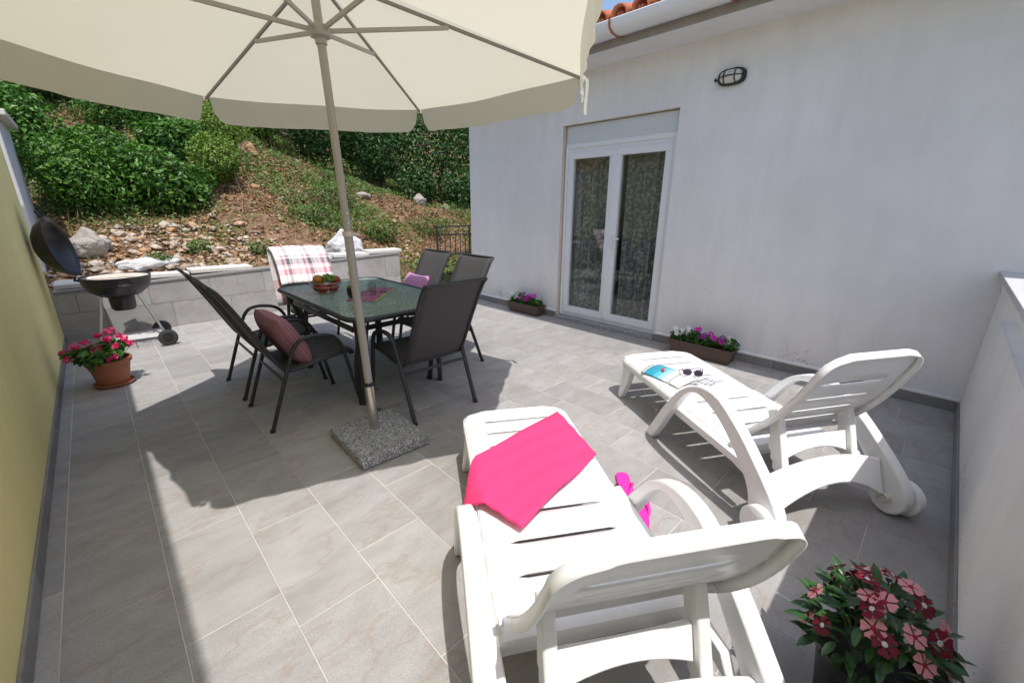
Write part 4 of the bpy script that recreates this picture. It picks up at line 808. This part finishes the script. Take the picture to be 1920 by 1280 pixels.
        G().prism([(1.325, .50), (1.375, .535), (1.415, .43), (1.475, .25), (1.505, .165), (1.465, .155), (1.43, .205), (1.425, .235), (1.41, .24), (1.405, .275), (1.39, .28), (1.385, .315), (1.37, .32), (1.36, .40)], s*.185, s*.222, lambda a, b, k: (a, k, b)).obj('back_support', 'plastic', t, 40, .005)
        G().prism([(.70, .275), (1.40, .245), (1.44, .185), (1.40, .18), (1.28, .205), (.72, .225)], s*.297, s*.329, lambda a, b, k: (a, k, b)).obj('side_rail', 'plastic', t, 40, .006)
        T = Matrix.Translation((1.575, s*.418, .088)) @ Matrix.Rotation(RAD(90), 4, 'X')
        wh = G().lathe([(.0005, -.02), (.05, -.02), (.056, -.026), (.078, -.026), (.087, -.018), (.087, .018), (.078, .024), (.0005, .024)], 32, T).obj('wheel', 'plastic', t, 40)
        G().lathe([(.0005, -.03), (.02, -.03), (.024, -.024), (.024, -.01)], 20, Matrix.Translation((1.56, s*.361-.0, .09)) @ Matrix.Rotation(RAD(90 if s > 0 else -90), 4, 'X') @ Matrix.Translation((0, 0, -.008 if s < 0 else .068-.008*0))).obj('axle_cap', 'cap', t, 40)
        T3 = Matrix.Translation((1.56, s*.33, .09)) @ Matrix.Rotation(RAD(90*s), 4, 'X'); G().lathe([(.0005, .012), (.019, .012), (.024, .006), (.024, -.004)], 20, T3).obj('axle_cap', 'cap', t, 40)
    # arched cross panel of the back support, rear cross beam
    G().add(*strip_arch(lambda y: (1.395-.02*(1-(y/.185)**2)*0, .385), lambda y: (1.425, .285+.045*(1-(y/.185)**2)), .185, .022)).obj('support_panel', 'plastic', t, 45, .005)
    G().add(*strip_arch(lambda y: (1.48, .315-.06*(y/.33)**2), lambda y: (1.545, .075+.135*(1-(y/.33)**2)), .33, .028)).obj('rear_beam', 'plastic', t, 45, .008)
    G().tube([(1.258, -.30, .335), (1.258, .30, .335)], .014, 10).obj('hinge_rod', 'plastic', t, 50)
    return t
def strip_arch(topf, botf, hw, th, n=16):
    v = []
    for k in range(n+1):
        y = -hw+2*hw*k/n; a = topf(y); b = botf(y); d = Vector((b[0]-a[0], 0, b[1]-a[1])).normalized(); nn = Vector((-d.z, 0, d.x))*th/2
        for p in (a, b):
            for s in (-1, 1): v.append((p[0]+nn.x*s, y, p[1]+nn.z*s))
    f = []
    for k in range(n):
        i, j = 4*k, 4*k+4; f += [(i, j, j+1, i+1), (i+2, i+3, j+3, j+2), (i, i+2, j+2, j), (i+1, j+1, j+3, i+3)]
    f += [(0, 1, 3, 2), (4*n, 4*n+2, 4*n+3, 4*n+1)]; return v, f
l1 = make_lounger('white resin sun lounger with the pink towel on it'); l2 = copy_tree(l1); l2['label'] = 'white resin sun lounger with the open magazine on it'
l1.location = (1.508, 1.532, 0); l1.rotation_euler = (0, 0, math.atan2(-.842, -.54)); l2.location = (2.995, 1.461, 0); l2.rotation_euler = (0, 0, math.atan2(-.86, -.51))
# ---- towel
tw = [(1.664, 1.323), (1.451, .926), (.90, .83), (.875, 1.13), (1.013, 1.271)]
def tow(u, v):
    a = Vector((1.01, 1.285, 0)).lerp(Vector((1.655, 1.32, 0)), u) if False else None
    p00, p10, p11, p01 = Vector((.845, 1.12, 0)), Vector((.88, .845, 0)), Vector((1.46, .93, 0)), Vector((1.655, 1.325, 0)); pm = Vector((1.03, 1.30, 0))
    top = (p00.lerp(pm, min(1, v/.32)) if v < .32 else pm.lerp(p01, (v-.32)/.68)); bot = p10.lerp(p11, v); p = top.lerp(bot, u)
    yl = (p.x-1.508)*.842-(p.y-1.532)*.54; return (p.x, p.y, .322-.9*max(0, abs(yl)-.275)+.004*sin(11*v+3*u)+.005*sin(5*u+7*v)+.003*sin(23*u-9*v))
o = G().grid(tow, 16, 24).obj('folded_towel', 'pink', None, 60, .006, solid=.016, offset=1, seg=3); tag(o, 'bright pink folded towel lying on the lounger', 'towel')
# ---- magazine, leaflet, sunglasses
zl = .316
def page(name, q, mat, parent, bow, lift):
    a, b, c, d = [Vector((x, y, 0)) for x, y in q]; return G().grid(lambda u, v: a.lerp(b, u).lerp(d.lerp(c, u), v)+Vector((0, 0, zl+lift+bow*sin(pi*u)*(1-.3*v))), 10, 4).obj(name, mat, parent, 60, solid=.004, offset=1)
mgz = thing('magazine', 'open magazine with a blue sea cover lying on the lounger', 'magazine', (0, 0, 0))
page('page', ((2.565, 1.325), (2.79, 1.325), (2.78, 1.11), (2.52, 1.105)), 'mag', mgz, .012, .004); page('page', ((2.52, 1.10), (2.78, 1.105), (2.72, .985), (2.487, 1.015)), 'paper', mgz, .008, .004)
G().box((2.66, 1.21, zl+.0225), (.05, .022, .002), Matrix.Rotation(.5, 3, 'Z')).obj('printed_boat', 'red', mgz, 0)
o = page('leaflet', ((2.64, .985), (2.79, .96), (2.775, .885), (2.62, .89)), 'mag2', None, .004, .004); tag(o, 'small colour leaflet next to the open magazine', 'leaflet')
sg = thing('sunglasses', 'purple sunglasses lying across the magazine', 'sunglasses', (2.70, 1.02, zl+.018), RAD(-62))
for s in (-1, 1):
    G().tube([(s*.034+.026*cos(a), .0, .026+.022*sin(a)) for a in [2*pi*k/16 for k in range(16)]], .003, 6, 1, True).obj('lens_rim', 'lens', sg, 60); G().lathe([(.0005, 0), (.024, 0)], 16, Matrix.Translation((s*.034, 0, .026)) @ Matrix.Rotation(RAD(90), 4, 'X')).obj('lens', 'enamel', sg, 0)
    G().tube([(s*.062, 0, .034), (s*.066, .07, .03), (s*.06, .13, .008)], .0035, 6, 1.4).obj('temple', 'lens', sg, 50)
G().tube([(-.010, 0, .032), (0, -.003, .036), (.010, 0, .032)], .003, 6).obj('bridge', 'lens', sg, 50)
# ---- flip-flops
def flipflop(label, loc, rz):
    t = thing('flip_flop', label, 'flip-flop', loc, rz, 'pink flip-flops')
    sole = [(-.125, 0), (-.115, -.028), (-.07, -.036), (0, -.034), (.06, -.045), (.105, -.038), (.128, -.01), (.125, .02), (.09, .042), (.04, .043), (-.02, .034), (-.08, .036), (-.115, .028)]
    sc_ = [tuple(p)[:2] for p in smooth_path([(a, b, 0) for a, b in sole+[sole[0]]], 3)][:-1]; G().prism(sc_, .001, .020, lambda a, b, k: (a, b, k)).obj('sole', 'flip', t, 40, .004)
    for s in (-1, 1): G().tube(smooth_path([(.075, 0, .018), (.05, s*.022, .045), (.0, s*.036, .040), (-.03, s*.036, .014)], 4), .007, 8, .5).obj('strap', 'flip', t, 60)
flipflop('pink flip-flop half hidden under the lounger armrest', (1.735, .915, 0), RAD(-140)); flipflop('pink flip-flop lying fully visible through the lounger arm', (1.63, .765, 0), RAD(32))
